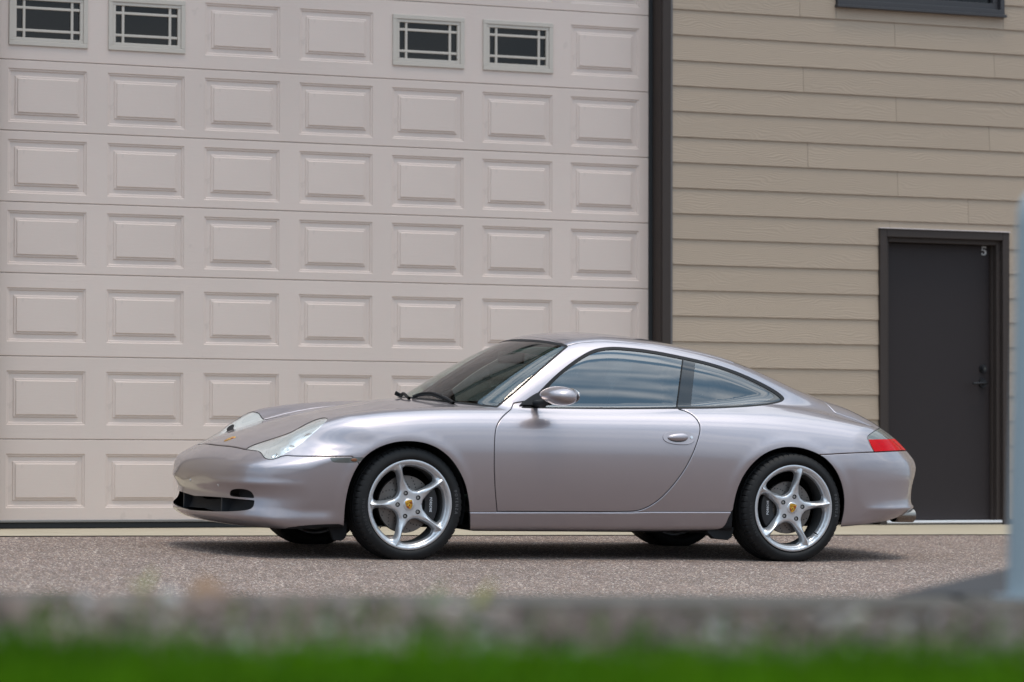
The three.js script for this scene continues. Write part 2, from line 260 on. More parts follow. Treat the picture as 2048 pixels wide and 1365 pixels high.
// ---------------------------------------------------------------- entry door no. 5
{
  const d = thing('entry_door', 'dark brown steel entry door numbered 5', 'door', null);
  const slabM = phys(0.026, 0.0205, 0.021, 0.55, { specularIntensity: 0.5, bumpMap: steelBump, bumpScale: 0.0004 }), x0 = EDX0, x1 = EDX1, yb = -0.05;
  for (const [a, b, s] of [[x0, x0 + 0.058, 1], [x1 - 0.058, x1, -1]]) {
    part('casing', rbox(a, b, yb, EDTOP, 0.05, 0.152, 0.004), trimBrown, d);
    const c = s > 0 ? b : a - 0.034; part('jamb', rbox(c + 0.0005, c + 0.0335, yb, EDTOP - 0.058, -0.03, 0.118, 0.003), trimBrown, d);
    const st = s > 0 ? b + 0.034 : a - 0.034 - 0.014; part('stop', rbox(st, st + 0.014, yb, EDTOP - 0.092, 0.045, 0.075, 0.002), trimBrown, d);
  }
  part('head_casing', rbox(x0 + 0.0585, x1 - 0.0585, EDTOP - 0.058, EDTOP - 0.0005, 0.05, 0.1515, 0.004), trimBrown, d);
  part('drip_cap', rbox(x0 - 0.004, x1 + 0.004, EDTOP, EDTOP + 0.006, 0.06, 0.162, 0.002), std(0.55, 0.5, 0.5, 0.4), d);
  part('head_jamb', rbox(x0 + 0.0925, x1 - 0.0925, EDTOP - 0.0915, EDTOP - 0.0585, -0.03, 0.117, 0.003), trimBrown, d);
  const sx0 = x0 + 0.0945, sx1 = x1 - 0.0945, st = EDTOP - 0.0945;
  part('slab', rbox(sx0, sx1, -0.008, st, 0.0, 0.044, 0.003), slabM, d);
  part('threshold', rbox(x0 + 0.06, x1 - 0.06, -0.03, -0.012, -0.02, 0.145, 0.004), std(0.86, 0.86, 0.88, 0.35, { metalness: 0.55 }), d);
  part('sill_block', box(x0 + 0.002, x1 - 0.002, -0.12, -0.0305, -0.05, 0.13), std(0.09, 0.085, 0.08, 0.9), d);
  const black = std(0.018, 0.018, 0.02, 0.35, { metalness: 0.4 });
  const k = wallAt(1967, 738, 0.05), l = wallAt(1966, 767, 0.05);
  const disc = (r, h, x, y, z) => { const g = new THREE.CylinderGeometry(r * 0.92, r, h, 28); g.rotateX(Math.PI / 2); g.translate(x, y, z); return g; };
  const bolt = part('deadbolt', join([disc(0.032, 0.014, k.x, k.y, 0.0512), disc(0.022, 0.016, k.x, k.y, 0.066)]), black, d);
  part('keyway', box(k.x - 0.002, k.x + 0.002, k.y - 0.008, k.y + 0.008, 0.074, 0.0752), std(0.3, 0.28, 0.22, 0.3, { metalness: 0.9 }), bolt);
  const lever = new THREE.TubeGeometry(new THREE.CatmullRomCurve3([V3(l.x, l.y, 0.058), V3(l.x, l.y, 0.095), V3(l.x - 0.03, l.y, 0.105), V3(l.x - 0.115, l.y - 0.004, 0.1)]), 24, 0.009, 10);
  const hnd = part('handle', join([disc(0.034, 0.014, l.x, l.y, 0.0512), disc(0.018, 0.03, l.x, l.y, 0.066), lever]), black, d);
  part('key_cylinder', disc(0.008, 0.003, l.x, l.y, 0.083), std(0.5, 0.48, 0.44, 0.3, { metalness: 0.9 }), hnd);
  globalThis.numberSpot = [d, wallAt(1968, 502, 0.045)];
}
// ---------------------------------------------------------------- upper window
{
  const w = thing('upper_window', 'dark framed window in the siding above the entry door', 'window');
  const x0 = WNX0, x1 = WNX1, y0 = WNY, y1 = WNTOP, fm = std(0.042, 0.04, 0.043, 0.45);
  part('frame', join([frameRing(x0, x1, y0, y1, 0.035, 0.05, 0.158), frameRing(x0 + 0.036, x1 - 0.036, y0 + 0.036, y1 - 0.036, 0.045, 0.055, 0.125)]), fm, w);
  part('sill', rbox(x0 - 0.01, x1 + 0.01, y0 - 0.022, y0 - 0.001, 0.06, 0.175, 0.004), fm, w);
  part('pane', box(x0 + 0.07, x1 - 0.07, y0 + 0.07, y1 - 0.07, 0.085, 0.09), winGlass, w);
}
// the room behind the panes: closed, dark
{
  const m = std(0.05, 0.05, 0.05, 0.9), t = thing('building_shell', 'dark interior walls and roof behind the windows', 'building');
  part('floor', box(-13, 11, -0.25, -0.1205, -9, -0.1), m, t); part('back_wall', box(-13, 11, -0.12, 5.6, -9.2, -9), m, t);
  part('side_wall', box(-13.2, -13.0005, -0.12, 5.6, -9, 0.12), m, t); part('side_wall', box(11.0005, 11.2, -0.12, 5.6, -9, 0.12), m, t);
  part('roof', box(-13.4, 11.4, 5.62, 5.8, -9.3, 0.5), std(0.1, 0.09, 0.085, 0.8), t);
}
// ---------------------------------------------------------------- the car: frame of its own (x to the rear from the front axle, y up from the tyres' contact, z to its left side)
const car = thing('sports_car', 'silver two door sports coupe parked in front of the garage door', 'car');
const CAR_T = V3(-0.35638, -0.11044, 3.42835);
const CAR_M = new THREE.Matrix4().makeBasis(V3(0.99826, -0.0108, 0.05795), V3(0.00843, 0.99912, 0.04097), V3(-0.05834, -0.04041, 0.99748)).setPosition(CAR_T);
car.position.copy(CAR_T); car.quaternion.setFromRotationMatrix(CAR_M); car.updateMatrixWorld(true);
const CAR_I = CAR_M.clone().invert(), EYE = CAM.clone().applyMatrix4(CAR_I);
const vR = CAM_R.clone().transformDirection(CAR_I), vU = CAM_U.clone().transformDirection(CAR_I), vB = CAM_B.clone().transformDirection(CAR_I);
const carPx = (x, y, z) => { const a = x - EYE.x, b = y - EYE.y, c = z - EYE.z, d = -(a * vB.x + b * vB.y + c * vB.z); return [CX + F_PX * (a * vR.x + b * vR.y + c * vR.z) / d, CY - F_PX * (a * vU.x + b * vU.y + c * vU.z) / d]; };
const carRay = (px, py) => vR.clone().multiplyScalar((px - CX) / F_PX).addScaledVector(vU, -(py - CY) / F_PX).sub(vB).normalize();

// tables of the body lines along x (monotone cubic through the points)
function line(pts, x0 = -1.2, x1 = 3.7) {
  const n = pts.length, xs = pts.map((p) => p[0]), ys = pts.map((p) => p[1]), d = [], m = [];
  for (let i = 0; i + 1 < n; i++) d.push((ys[i + 1] - ys[i]) / (xs[i + 1] - xs[i]));
  for (let i = 0; i < n; i++) m.push(i === 0 ? d[0] : i === n - 1 ? d[n - 2] : d[i - 1] * d[i] <= 0 ? 0 : ((a, b, h0, h1) => { const w1 = 2 * h1 + h0, w2 = h1 + 2 * h0; return (w1 + w2) / (w1 / a + w2 / b); })(d[i - 1], d[i], xs[i] - xs[i - 1], xs[i + 1] - xs[i]));
  const raw = (x) => { if (x <= xs[0]) return ys[0] + m[0] * (x - xs[0]); if (x >= xs[n - 1]) return ys[n - 1] + m[n - 1] * (x - xs[n - 1]); let i = 0; while (x > xs[i + 1]) i++; const h = xs[i + 1] - xs[i], t = (x - xs[i]) / h, t2 = t * t, t3 = t2 * t; return (2 * t3 - 3 * t2 + 1) * ys[i] + (t3 - 2 * t2 + t) * h * m[i] + (-2 * t3 + 3 * t2) * ys[i + 1] + (t3 - t2) * h * m[i + 1]; };
  const N = 2048, tab = new Float64Array(N + 1); for (let i = 0; i <= N; i++) tab[i] = raw(x0 + (x1 - x0) * i / N);
  for (let s = 0; s < 3; s++) { const c = tab.slice(); for (let i = 6; i <= N - 6; i++) { let a = 0; for (let k = -6; k <= 6; k++) a += c[i + k]; tab[i] = a / 13; } }   // fair the joints
  const k = N / (x1 - x0); return (x) => { const u = (x - x0) * k; if (u <= 0) return tab[0]; if (u >= N) return tab[N]; const i = u | 0, f = u - i; return tab[i] + (tab[i + 1] - tab[i]) * f; };
}
const L = {
  hood: line([[-1.1, 0.46], [-1.0, 0.522], [-0.93, 0.560], [-0.8, 0.617], [-0.6, 0.685], [-0.4, 0.748], [-0.2, 0.793], [0, 0.831], [0.25, 0.871], [0.5, 0.88], [0.8, 0.85], [1.7, 0.862], [2.6, 0.835], [3.0, 0.765], [3.4, 0.63]]),
  crown: line([[-1.1, 0.44], [-0.95, 0.545], [-0.8, 0.614], [-0.62, 0.698], [-0.45, 0.762], [-0.25, 0.803], [-0.04, 0.826], [0.24, 0.842], [0.6, 0.849], [1.2, 0.857], [1.7, 0.866], [2.05, 0.872], [2.3, 0.868], [2.6, 0.846], [2.85, 0.806], [3.05, 0.757], [3.2, 0.70], [3.4, 0.60]]),
  crownZ: line([[-1.1, 0.50], [-0.7, 0.57], [-0.4, 0.635], [0, 0.665], [0.5, 0.68], [1.2, 0.68], [3.4, 0.66]]),
  wide: line([[-1.1, 0.775], [-0.8, 0.80], [-0.5, 0.832], [-0.2, 0.855], [0, 0.862], [0.25, 0.856], [0.6, 0.838], [1.0, 0.83], [1.4, 0.836], [1.8, 0.856], [2.1, 0.874], [2.4, 0.883], [2.7, 0.878], [3.0, 0.852], [3.3, 0.80], [3.6, 0.73]]),
  waistY: line([[-1.1, 0.45], [-0.5, 0.53], [0, 0.585], [0.5, 0.585], [1.4, 0.585], [2.2, 0.56], [2.8, 0.52], [3.4, 0.50]]),
  sideUp: line([[-1.1, 1.2], [-0.5, 1.2], [0, 1.15], [0.6, 1.15], [1.4, 1.2], [2.0, 1.35], [2.6, 1.5], [3.0, 1.4], [3.4, 1.2]]),
  sideLo: line([[-1.1, 0.5], [-0.4, 0.45], [0.4, 0.46], [1.0, 0.5], [1.6, 0.46], [2.2, 0.4], [2.8, 0.42], [3.4, 0.5]]),
  floor: line([[-1.1, 0.19], [-1.0, 0.166], [-0.7, 0.160], [-0.38, 0.176], [0.35, 0.163], [1.2, 0.164], [1.95, 0.176], [2.65, 0.197], [3.0, 0.226], [3.3, 0.255], [3.5, 0.275]]),
  roof: line([[-1.1, 0.1], [-0.2, 0.60], [0.05, 0.70], [0.25, 0.832], [0.45, 0.955], [0.65, 1.067], [0.85, 1.164], [1.0, 1.226], [1.15, 1.266], [1.34, 1.281], [1.6, 1.268], [1.85, 1.236], [2.1, 1.192], [2.3, 1.141], [2.5, 1.072], [2.66, 1.010], [2.83, 0.948], [3.0, 0.897], [3.17, 0.818], [3.3, 0.752], [3.4, 0.69], [3.5, 0.61]]),
  sweep: line([[-1.1, 0.6], [0.2, 0.6], [0.5, 0.52], [0.8, 0.38], [1.0, 0.26], [1.25, 0.08], [1.45, 0], [1.9, 0], [2.3, -0.1], [3.4, -0.2]]),
  arc: line([[-1.1, 0.02], [0.6, 0.05], [1.0, 0.10], [1.3, 0.135], [2.0, 0.20], [2.6, 0.32], [3.1, 0.34], [3.4, 0.30]]),
  beltZ: line([[-1.1, 0.60], [0.2, 0.645], [0.5, 0.673], [0.8, 0.69], [1.2, 0.697], [1.6, 0.692], [1.9, 0.672], [2.15, 0.637], [2.4, 0.588], [2.7, 0.516], [3.0, 0.44], [3.4, 0.37]]),
  tumble: line([[-1.1, 0.36], [0.4, 0.36], [1.0, 0.39], [1.6, 0.41], [2.2, 0.46], [2.8, 0.5], [3.4, 0.5]]),
  blend: line([[-1.1, 0.03], [0.4, 0.03], [1.7, 0.03], [2.0, 0.05], [2.3, 0.12], [2.7, 0.17], [3.4, 0.15]]),
};
const noseX = line([[0.1, 0.08], [0.15, 0.03], [0.18, 0.012], [0.215, -0.006], [0.25, 0.004], [0.28, 0.016], [0.33, 0.026], [0.39, 0.008], [0.45, 0], [0.50, 0.008], [0.54, 0.03], [0.58, 0.075], [0.65, 0.19], [0.8, 0.42], [1.3, 0.9]], 0, 1.4);
const tailX = line([[0.1, 0.22], [0.2, 0.105], [0.25, 0.055], [0.285, 0.012], [0.305, -0.010], [0.325, 0.006], [0.36, 0.012], [0.42, 0.008], [0.48, 0.002], [0.53, 0.006], [0.575, 0.021], [0.61, 0.05], [0.66, 0.098], [0.72, 0.152], [0.8, 0.225], [0.9, 0.32], [1.3, 0.6]], 0, 1.4);
const smax = (a, b, k) => { const h = k - Math.abs(a - b); return Math.max(a, b) + (h > 0 ? h * h / (4 * k) : 0); };
const smin = (a, b, k) => { const h = k - Math.abs(a - b); return Math.min(a, b) - (h > 0 ? h * h / (4 * k) : 0); };
const ARCH = [[-0.022, 0.304, 0.366], [2.325, 0.307, 0.366]];
function bodyField(x, y, z) {
  const az = Math.abs(z), z2 = z * z;
  // flanks
  const wy = L.waistY(x), up = y - wy; let W = L.wide(x) - (up > 0 ? L.sideUp(x) * up * up : L.sideLo(x) * up * up);
  for (const [ax, ay, ar] of ARCH) { const r = Math.hypot(x - ax, y - ay), q = (r - ar - 0.012) / 0.03; if (q < 3 && q > -3) W += 0.004 * Math.exp(-q * q); }
  if (x < -0.3 && y < 0.32) W += 0.016 * smooth(0.275, 0.205, y) * smooth(-0.36, -0.5, x);
  const side = az - W;
  // bonnet, wing crowns, shelf at the belt, haunches
  const cz = L.crownZ(x), ho = L.hood(x) - 0.024 * z2 / 0.2, cr = L.crown(x), t = smooth(cz - 0.19, cz - 0.01, az); const T = ho + (cr - ho) * t;
  const top = (y - T) * 0.94;
  let f = smax(side, top, 0.12);
  f = smax(f, L.floor(x) - y, 0.03);
  // front and rear faces
  let xf = -0.985 + 0.20 * z2 + 0.55 * z2 * z2 * z2 + noseX(y) + 0.075 * smooth(0.49, 0.60, y) * smooth(0.76, 0.62, y) * z2 / 0.36 - 0.012 * Math.exp(-(((y - 0.405) / 0.022) ** 2)) * smooth(0.2, 0.45, az); f = smax(f, (xf - x) * 0.9, 0.10);
  let xr = 3.426 - 0.31 * z2 - 0.85 * z2 * z2 * z2 - tailX(y); f = smax(f, (x - xr) * 0.9, 0.05);
  // cabin
  if (x > -0.3) {
    const gy = y - 0.86, gh = gy > 0 ? gy : gy / (1 - gy / 0.1), gs = (az - (L.beltZ(x) - L.tumble(x) * gh - (gy > 0 ? 0.25 * gy * gy : 0))) * 0.93, xs = x - L.sweep(x) * z2, gt = (y - L.roof(xs) + L.arc(x) * z2) * 0.9;
    let g = smax(gs, gt, 0.10); g = smax(g, x - xr, 0.06); g = smax(g, 0.56 - y, 0.03); f = smin(f, g, L.blend(x));
  }
  return f;
}
const gradBody = (x, y, z, e = 0.0015) => { const n = V3(bodyField(x + e, y, z) - bodyField(x - e, y, z), bodyField(x, y + e, z) - bodyField(x, y - e, z), bodyField(x, y, z + e) - bodyField(x, y, z - e)); return n.divideScalar(2 * e); };

// the left half as triangles (surface nets, then pulled onto the surface); [positions, normals] flat arrays of triangles
function netHalf(field, grad, [x0, x1], [y0, y1], [z0, z1], h) {
  const nx = Math.ceil((x1 - x0) / h), ny = Math.ceil((y1 - y0) / h), nz = Math.ceil((z1 - z0) / h), sx = 1, sy = nx + 1, sz = (nx + 1) * (ny + 1), val = new Float32Array((nx + 1) * (ny + 1) * (nz + 1));
  const B = 6, R = B * h * 0.87 * 1.7;                 // blocks far from the surface take one value
  for (let k0 = 0; k0 <= nz; k0 += B) for (let j0 = 0; j0 <= ny; j0 += B) for (let i0 = 0; i0 <= nx; i0 += B) {
    const c = field(x0 + (i0 + B / 2) * h, y0 + (j0 + B / 2) * h, z0 + (k0 + B / 2) * h), far = Math.abs(c) > R;
    for (let k = k0; k < Math.min(k0 + B, nz + 1); k++) for (let j = j0; j < Math.min(j0 + B, ny + 1); j++) for (let i = i0; i < Math.min(i0 + B, nx + 1); i++) val[i + j * sy + k * sz] = far ? c : field(x0 + i * h, y0 + j * h, z0 + k * h);
  }
  const id = new Int32Array(val.length).fill(-1), P = [], Nn = [];
  for (let k = 0; k < nz; k++) for (let j = 0; j < ny; j++) for (let i = 0; i < nx; i++) {
    const b = i + j * sy + k * sz; let m = 0; for (let c = 0; c < 8; c++) if (val[b + (c & 1) + ((c >> 1) & 1) * sy + (c >> 2) * sz] < 0) m |= 1 << c; if (m === 0 || m === 255) continue;
    let X = 0, Y = 0, Z = 0, n = 0;
    for (let c = 0; c < 8; c++) for (const d of [1, 2, 4]) { if (c & d) continue; const e = c | d; if (((m >> c) & 1) === ((m >> e) & 1)) continue; const va = val[b + (c & 1) + ((c >> 1) & 1) * sy + (c >> 2) * sz], vb = val[b + (e & 1) + ((e >> 1) & 1) * sy + (e >> 2) * sz], t = va / (va - vb); X += (c & 1) + (d === 1 ? t : 0); Y += ((c >> 1) & 1) + (d === 2 ? t : 0); Z += (c >> 2) + (d === 4 ? t : 0); n++; }
    let p = V3(x0 + (i + X / n) * h, y0 + (j + Y / n) * h, z0 + (k + Z / n) * h), g;
    for (let it = 0; it < 2; it++) { g = grad(p.x, p.y, p.z); const v = field(p.x, p.y, p.z); p.addScaledVector(g, -v / Math.max(g.lengthSq(), 0.1)); }
    g = grad(p.x, p.y, p.z).normalize(); id[b] = P.length / 3; P.push(p.x, p.y, p.z); Nn.push(g.x, g.y, g.z);
  }
  const tri = [], quad = (a, b, c, d, flip) => { if (a < 0 || b < 0 || c < 0 || d < 0) return; flip ? tri.push(a, c, b, a, d, c) : tri.push(a, b, c, a, c, d); };
  for (let k = 1; k < nz; k++) for (let j = 1; j < ny; j++) for (let i = 1; i < nx; i++) {
    const b = i + j * sy + k * sz, s = val[b] < 0;
    if (s !== val[b + sx] < 0) quad(id[b - sy - sz], id[b - sz], id[b], id[b - sy], !s);
    if (s !== val[b + sy] < 0) quad(id[b - sx - sz], id[b - sx], id[b], id[b - sz], !s);
    if (s !== val[b + sz] < 0) quad(id[b - sx - sy], id[b - sy], id[b], id[b - sx], !s);
  }
  return { P: Float64Array.from(P), N: Float64Array.from(Nn), T: Int32Array.from(tri) };
}
// cut a set of triangles by a function of place: [where it is below 0, where it is above]
function cut(mesh, fn) {
  const { P, N, T } = mesh, nv = P.length / 3, v = new Float64Array(nv); for (let i = 0; i < nv; i++) v[i] = fn(P[3 * i], P[3 * i + 1], P[3 * i + 2]);
  const nP = Array.from(P), nN = Array.from(N), lo = [], hi = [], mid = new Map();
  const edge = (a, b) => { const key = a < b ? a * 4194304 + b : b * 4194304 + a; let m = mid.get(key); if (m !== undefined) return m; const t = v[a] / (v[a] - v[b]); m = nP.length / 3; for (let c = 0; c < 3; c++) { nP.push(P[3 * a + c] + t * (P[3 * b + c] - P[3 * a + c])); nN.push(N[3 * a + c] + t * (N[3 * b + c] - N[3 * a + c])); } mid.set(key, m); return m; };
  for (let i = 0; i < T.length; i += 3) {
    const t = [T[i], T[i + 1], T[i + 2]], s = t.map((q) => v[q] < 0), n = s[0] + s[1] + s[2];
    if (n === 3) lo.push(...t); else if (n === 0) hi.push(...t); else {
      const one = n === 1 ? s.indexOf(true) : s.indexOf(false), a = t[one], b = t[(one + 1) % 3], c = t[(one + 2) % 3], ab = edge(a, b), ca = edge(c, a), A = n === 1 ? lo : hi, B = n === 1 ? hi : lo;
      A.push(a, ab, ca); B.push(ab, b, c, ab, c, ca);
    }
  }
  const p = Float64Array.from(nP), q = Float64Array.from(nN); return [{ P: p, N: q, T: Int32Array.from(lo) }, { P: p, N: q, T: Int32Array.from(hi) }];
}
const cutIn = (mesh, fn) => cut(mesh, fn)[0], cutOut = (mesh, fn) => cut(mesh, fn)[1];
function geo(mesh, { mirror = true, left = true, off = 0, offAt = null } = {}) {        // a BufferGeometry of a half, of its mirror image, or of both
  const { P, N, T } = mesh, used = new Map(), pos = [], nor = [], idx = []; const put = (i, s) => { const key = s > 0 ? i : -1 - i; let k = used.get(key); if (k !== undefined) return k; k = pos.length / 3; const l = Math.hypot(N[3 * i], N[3 * i + 1], N[3 * i + 2]) || 1, nx = N[3 * i] / l, ny = N[3 * i + 1] / l, nz = N[3 * i + 2] / l, f = offAt ? offAt(P[3 * i], P[3 * i + 1], P[3 * i + 2]) : off; pos.push(P[3 * i] + f * nx, P[3 * i + 1] + f * ny, s * (P[3 * i + 2] + f * nz)); nor.push(nx, ny, s * nz); used.set(key, k); return k; };
  for (let i = 0; i < T.length; i += 3) { if (left) idx.push(put(T[i], 1), put(T[i + 1], 1), put(T[i + 2], 1)); if (mirror) idx.push(put(T[i], -1), put(T[i + 2], -1), put(T[i + 1], -1)); }
  const g = new THREE.BufferGeometry(); g.setAttribute('position', new THREE.Float32BufferAttribute(pos, 3)); g.setAttribute('normal', new THREE.Float32BufferAttribute(nor, 3)); g.setIndex(idx); return g;
}
// ---------------------------------------------------------------- body panels: outlines read off the photograph, laid on the body surface and cut there
const carHit = (px, py, t0 = 18.5, t1 = 25) => { const d = carRay(px, py); let pt = t0; for (let t = t0; t < t1; t += 0.006) { if (bodyField(EYE.x + d.x * t, EYE.y + d.y * t, EYE.z + d.z * t) < 0) { let a = pt, b = t; for (let k = 0; k < 30; k++) { const m = (a + b) / 2; if (bodyField(EYE.x + d.x * m, EYE.y + d.y * m, EYE.z + d.z * m) < 0) b = m; else a = m; } return V3(EYE.x + d.x * a, EYE.y + d.y * a, EYE.z + d.z * a); } pt = t; } return null; };
function soften(pts, closed = true, times = 2) { for (let s = 0; s < times; s++) { const o = [], n = pts.length; if (!closed) o.push(pts[0]); for (let i = 0; i < (closed ? n : n - 1); i++) { const a = pts[i], b = pts[(i + 1) % n]; o.push([0.75 * a[0] + 0.25 * b[0], 0.75 * a[1] + 0.25 * b[1]], [0.25 * a[0] + 0.75 * b[0], 0.25 * a[1] + 0.75 * b[1]]); } if (!closed) o.push(pts[n - 1]); pts = o; } return pts; }
function outline(pts, times = 2) {      // signed distance in photo pixels to a closed outline, below 0 inside
  const q = soften(pts, true, times), n = q.length; let x0 = 1e9, x1 = -1e9, y0 = 1e9, y1 = -1e9; for (const [x, y] of q) { x0 = Math.min(x0, x); x1 = Math.max(x1, x); y0 = Math.min(y0, y); y1 = Math.max(y1, y); }
  return (x, y) => {
    const ex = Math.max(x0 - x, x - x1, 0), ey = Math.max(y0 - y, y - y1, 0); if (ex > 25 || ey > 25) return Math.hypot(ex, ey);
    let d = 1e18, inside = false;
    for (let i = 0, j = n - 1; i < n; j = i++) { const ax = q[j][0], ay = q[j][1], bx = q[i][0] - ax, by = q[i][1] - ay, t = clamp(((x - ax) * bx + (y - ay) * by) / (bx * bx + by * by + 1e-12)), dx = x - ax - t * bx, dy = y - ay - t * by; d = Math.min(d, dx * dx + dy * dy); if (q[i][1] > y !== q[j][1] > y && x < (q[j][0] - q[i][0]) * (y - q[i][1]) / (q[j][1] - q[i][1]) + q[i][0]) inside = !inside; }
    return (inside ? -1 : 1) * Math.sqrt(d);
  };
}
const onPx = (sd, where = () => true) => (x, y, z) => { if (!where(x, y, z)) return 60; const p = carPx(x, y, z); return sd(p[0], p[1]); };
const fromZoom = (s, ox, oy, pts) => pts.map(([x, y]) => [ox + x / s, oy + y / s]);
const O = {
  archF: outline([[686, 1100], [687, 1052], [688, 1030], [690, 1006], [696, 975], [705, 950], [717.5, 927.5], [735, 908], [760, 893], [790, 884], [818, 882], [845, 884.5], [870, 893], [890, 906], [906, 922], [921, 945], [932, 970], [938, 1000], [940, 1023], [940, 1100]]),
  archR: outline([[1463, 1100], [1463.5, 1060], [1464.5, 1025], [1470.9, 991.6], [1478, 969.7], [1489, 947.7], [1507.5, 923.9], [1533, 904.5], [1562.5, 894.6], [1588, 893.5], [1613.7, 898.2], [1643, 910.3], [1661.4, 925.7], [1676, 945.9], [1685.2, 969.7], [1690, 995.3], [1688.8, 1024.6], [1681.5, 1054], [1672, 1100]]),
  screen: outline([[994.8, 816], [994.8, 816], [1040, 779], [1090, 734], [1128, 701], [1136.6, 694], [1136, 691], [1128, 688.5], [1112, 685.2], [1084.7, 680.9], [1053.4, 678.7], [1024, 678.3], [990, 678], [960, 690], [880, 735], [790, 786], [785, 791], [790, 793.5], [819, 797.5], [860, 802], [907, 807.2], [956.8, 812.5]]),
  light: outline([[1041, 817], [1041, 817], [1075.8, 786.5], [1103.3, 757.2], [1138, 728], [1171, 706], [1193, 696.8], [1222.3, 693.5], [1251.6, 695], [1303, 700.4], [1366, 713], [1423.3, 726], [1478, 744.4], [1525.8, 766.4], [1555, 782.9], [1568, 793.8], [1569.8, 799.3], [1562.5, 805.6], [1533, 811.4], [1489, 815], [1423, 818.4], [1354, 818.6], [1251.6, 819.5], [1141.8, 818.6]]),
  doorGlass: outline([[1060, 814.5], [1060, 814.5], [1088, 786], [1113, 758], [1146, 731], [1176, 711], [1197, 702.5], [1222.3, 699], [1251.6, 700.5], [1303, 706], [1365.5, 718.5], [1365.5, 718.5], [1353, 814.5], [1353, 814.5], [1251, 815.5], [1141, 815]]),
  quarter: outline([[1367.6, 718.8], [1367.6, 718.8], [1422, 731], [1475, 749], [1521, 770.5], [1549, 786.5], [1561, 796], [1562.5, 799.8], [1557, 803], [1531, 807.4], [1488, 811], [1423, 814], [1355.4, 814.5], [1355.4, 814.5]]),
  quarterClear: outline([[1391.5, 725], [1391.5, 725], [1425, 733.5], [1473, 751], [1517, 772], [1543, 787.5], [1549, 793], [1547, 797], [1527, 803.5], [1487, 808], [1423, 811], [1382.5, 811.5], [1382.5, 811.5]]),
  door: outline([[1022, 818.4], [1022, 818.4], [1009.9, 828.6], [998.9, 841.5], [992.3, 856], [990, 874.4], [989, 911], [989, 944], [990.8, 980.7], [994.5, 1024], [994.5, 1024], [1100, 1024.3], [1259, 1024.6], [1281, 1021.7], [1303, 1011.8], [1325, 995.3], [1346.9, 971.5], [1368.9, 942], [1385.3, 911], [1396.3, 881.8], [1401.8, 859.8], [1398.9, 845], [1387.2, 830.5], [1372.5, 822.4], [1357.7, 818.4], [1357.7, 818.4], [1354, 800], [1030, 800]]),
  sill: outline([[900, 1025.8], [1262, 1026.4], [1300, 1025], [1480, 1025.2], [1490, 1110], [890, 1110]], 0),
  lamp: outline(fromZoom(4.55, 330, 800, [[728, 450], [728, 450], [850, 462], [880, 490], [900, 525], [940, 540], [990, 537], [1040, 516], [1110, 481], [1200, 426], [1300, 351], [1400, 261], [1460, 202], [1482, 176], [1472, 163], [1430, 162], [1350, 185], [1250, 235], [1165, 284], [1085, 318], [900, 376], [780, 417]])),
  lampBright: outline(fromZoom(4.55, 330, 800, [[930, 500], [960, 520], [1000, 515], [1110, 455], [1200, 400], [1300, 328], [1400, 240], [1455, 190], [1440, 178], [1360, 200], [1260, 250], [1150, 310], [1040, 390], [960, 450]])),
  noseCut: outline([[250, 880], [405, 888], [440, 891], [470, 894], [488, 898.5], [517, 901.5], [523.4, 908], [527.8, 915.6], [536.6, 918.6], [547.6, 918], [560, 913], [574, 909.9], [582.7, 912], [659.7, 913.2], [730, 913.8], [735, 1120], [250, 1120]]),
  marker: outline([[659.7, 915.6], [659.7, 915.6], [661.5, 922], [668.5, 926.6], [718, 926.6], [730, 915.2], [730, 915.2]]),
  tailLamp: outline(fromZoom(4.1345, 1600, 750, [[555, 520], [568, 495], [678, 425], [700, 418], [900, 430], [1060, 540], [1060, 628], [868, 628], [615, 641], [615, 641], [590, 600], [565, 548]])),
  tailRed: outline([[1700, 880.8], [1900, 876], [1900, 930], [1700, 930]], 0),
  tailCut: outline([[1600, 912.5], [1643, 910], [1700, 907], [1745.6, 904.8], [1760, 904.2], [1809.7, 901.2], [1900, 896], [1900, 1120], [1600, 1120]]),
  mouth: outline([[300, 985], [355.9, 989.5], [371.8, 991.6], [420, 993.4], [459.7, 996.6], [483.8, 999.4], [508.5, 1001.2], [508.5, 1001.2], [508, 1010], [504.7, 1016.5], [497, 1020.6], [470.7, 1023.4], [435.5, 1024], [374, 1021], [363, 1019], [300, 1016]]),
  duct: outline([[459.4, 993.6], [459.2, 986], [461.9, 980.7], [470.7, 978.3], [483.8, 978.3], [497, 980.7], [504.7, 986.4], [507.8, 993.4], [508.2, 997.2], [508.2, 997.2], [483.8, 995.2]]),
  guard: outline([[1466, 1020], [1466, 1020], [1457, 1033.8], [1452, 1048], [1445, 1056], [1430, 1059.5], [1383, 1061], [1383, 1110], [1475, 1110]]),
  lipBlack: outline([[560, 1058], [600, 1052.5], [640, 1049.5], [700, 1048.5], [700, 1110], [560, 1110]]),
};
const hoodZ = line([[-1.1, 0.37], [-0.83, 0.38], [-0.7, 0.425], [-0.625, 0.459], [-0.57, 0.470], [-0.42, 0.480], [-0.246, 0.518], [-0.035, 0.544], [0.13, 0.55], [0.5, 0.57]]);
const GAP = 0.62;                                     // half a shut line, in photo pixels
const shell = cutOut(netHalf(bodyField, gradBody, [-1.12, 3.58], [0.08, 1.36], [-0.024, 0.93], 0.0115), (x, y, z) => z);
const rest = {}; let M = shell;
const takeOut = (fn) => { const [a, b] = cut(M, fn); M = b; return a; };
takeOut(onPx(O.archF, (x, y, z) => z > 0.5 && x < 1)); takeOut(onPx(O.archR, (x, y, z) => z > 0.5 && x > 1.5));
rest.mouth = takeOut(onPx(O.mouth, (x) => x < -0.5)); rest.duct = takeOut(onPx(O.duct, (x, y, z) => x < -0.5 && z > 0.2));
rest.screen = takeOut(onPx(O.screen, (x, y, z) => x < 1.35 && y > 0.75));
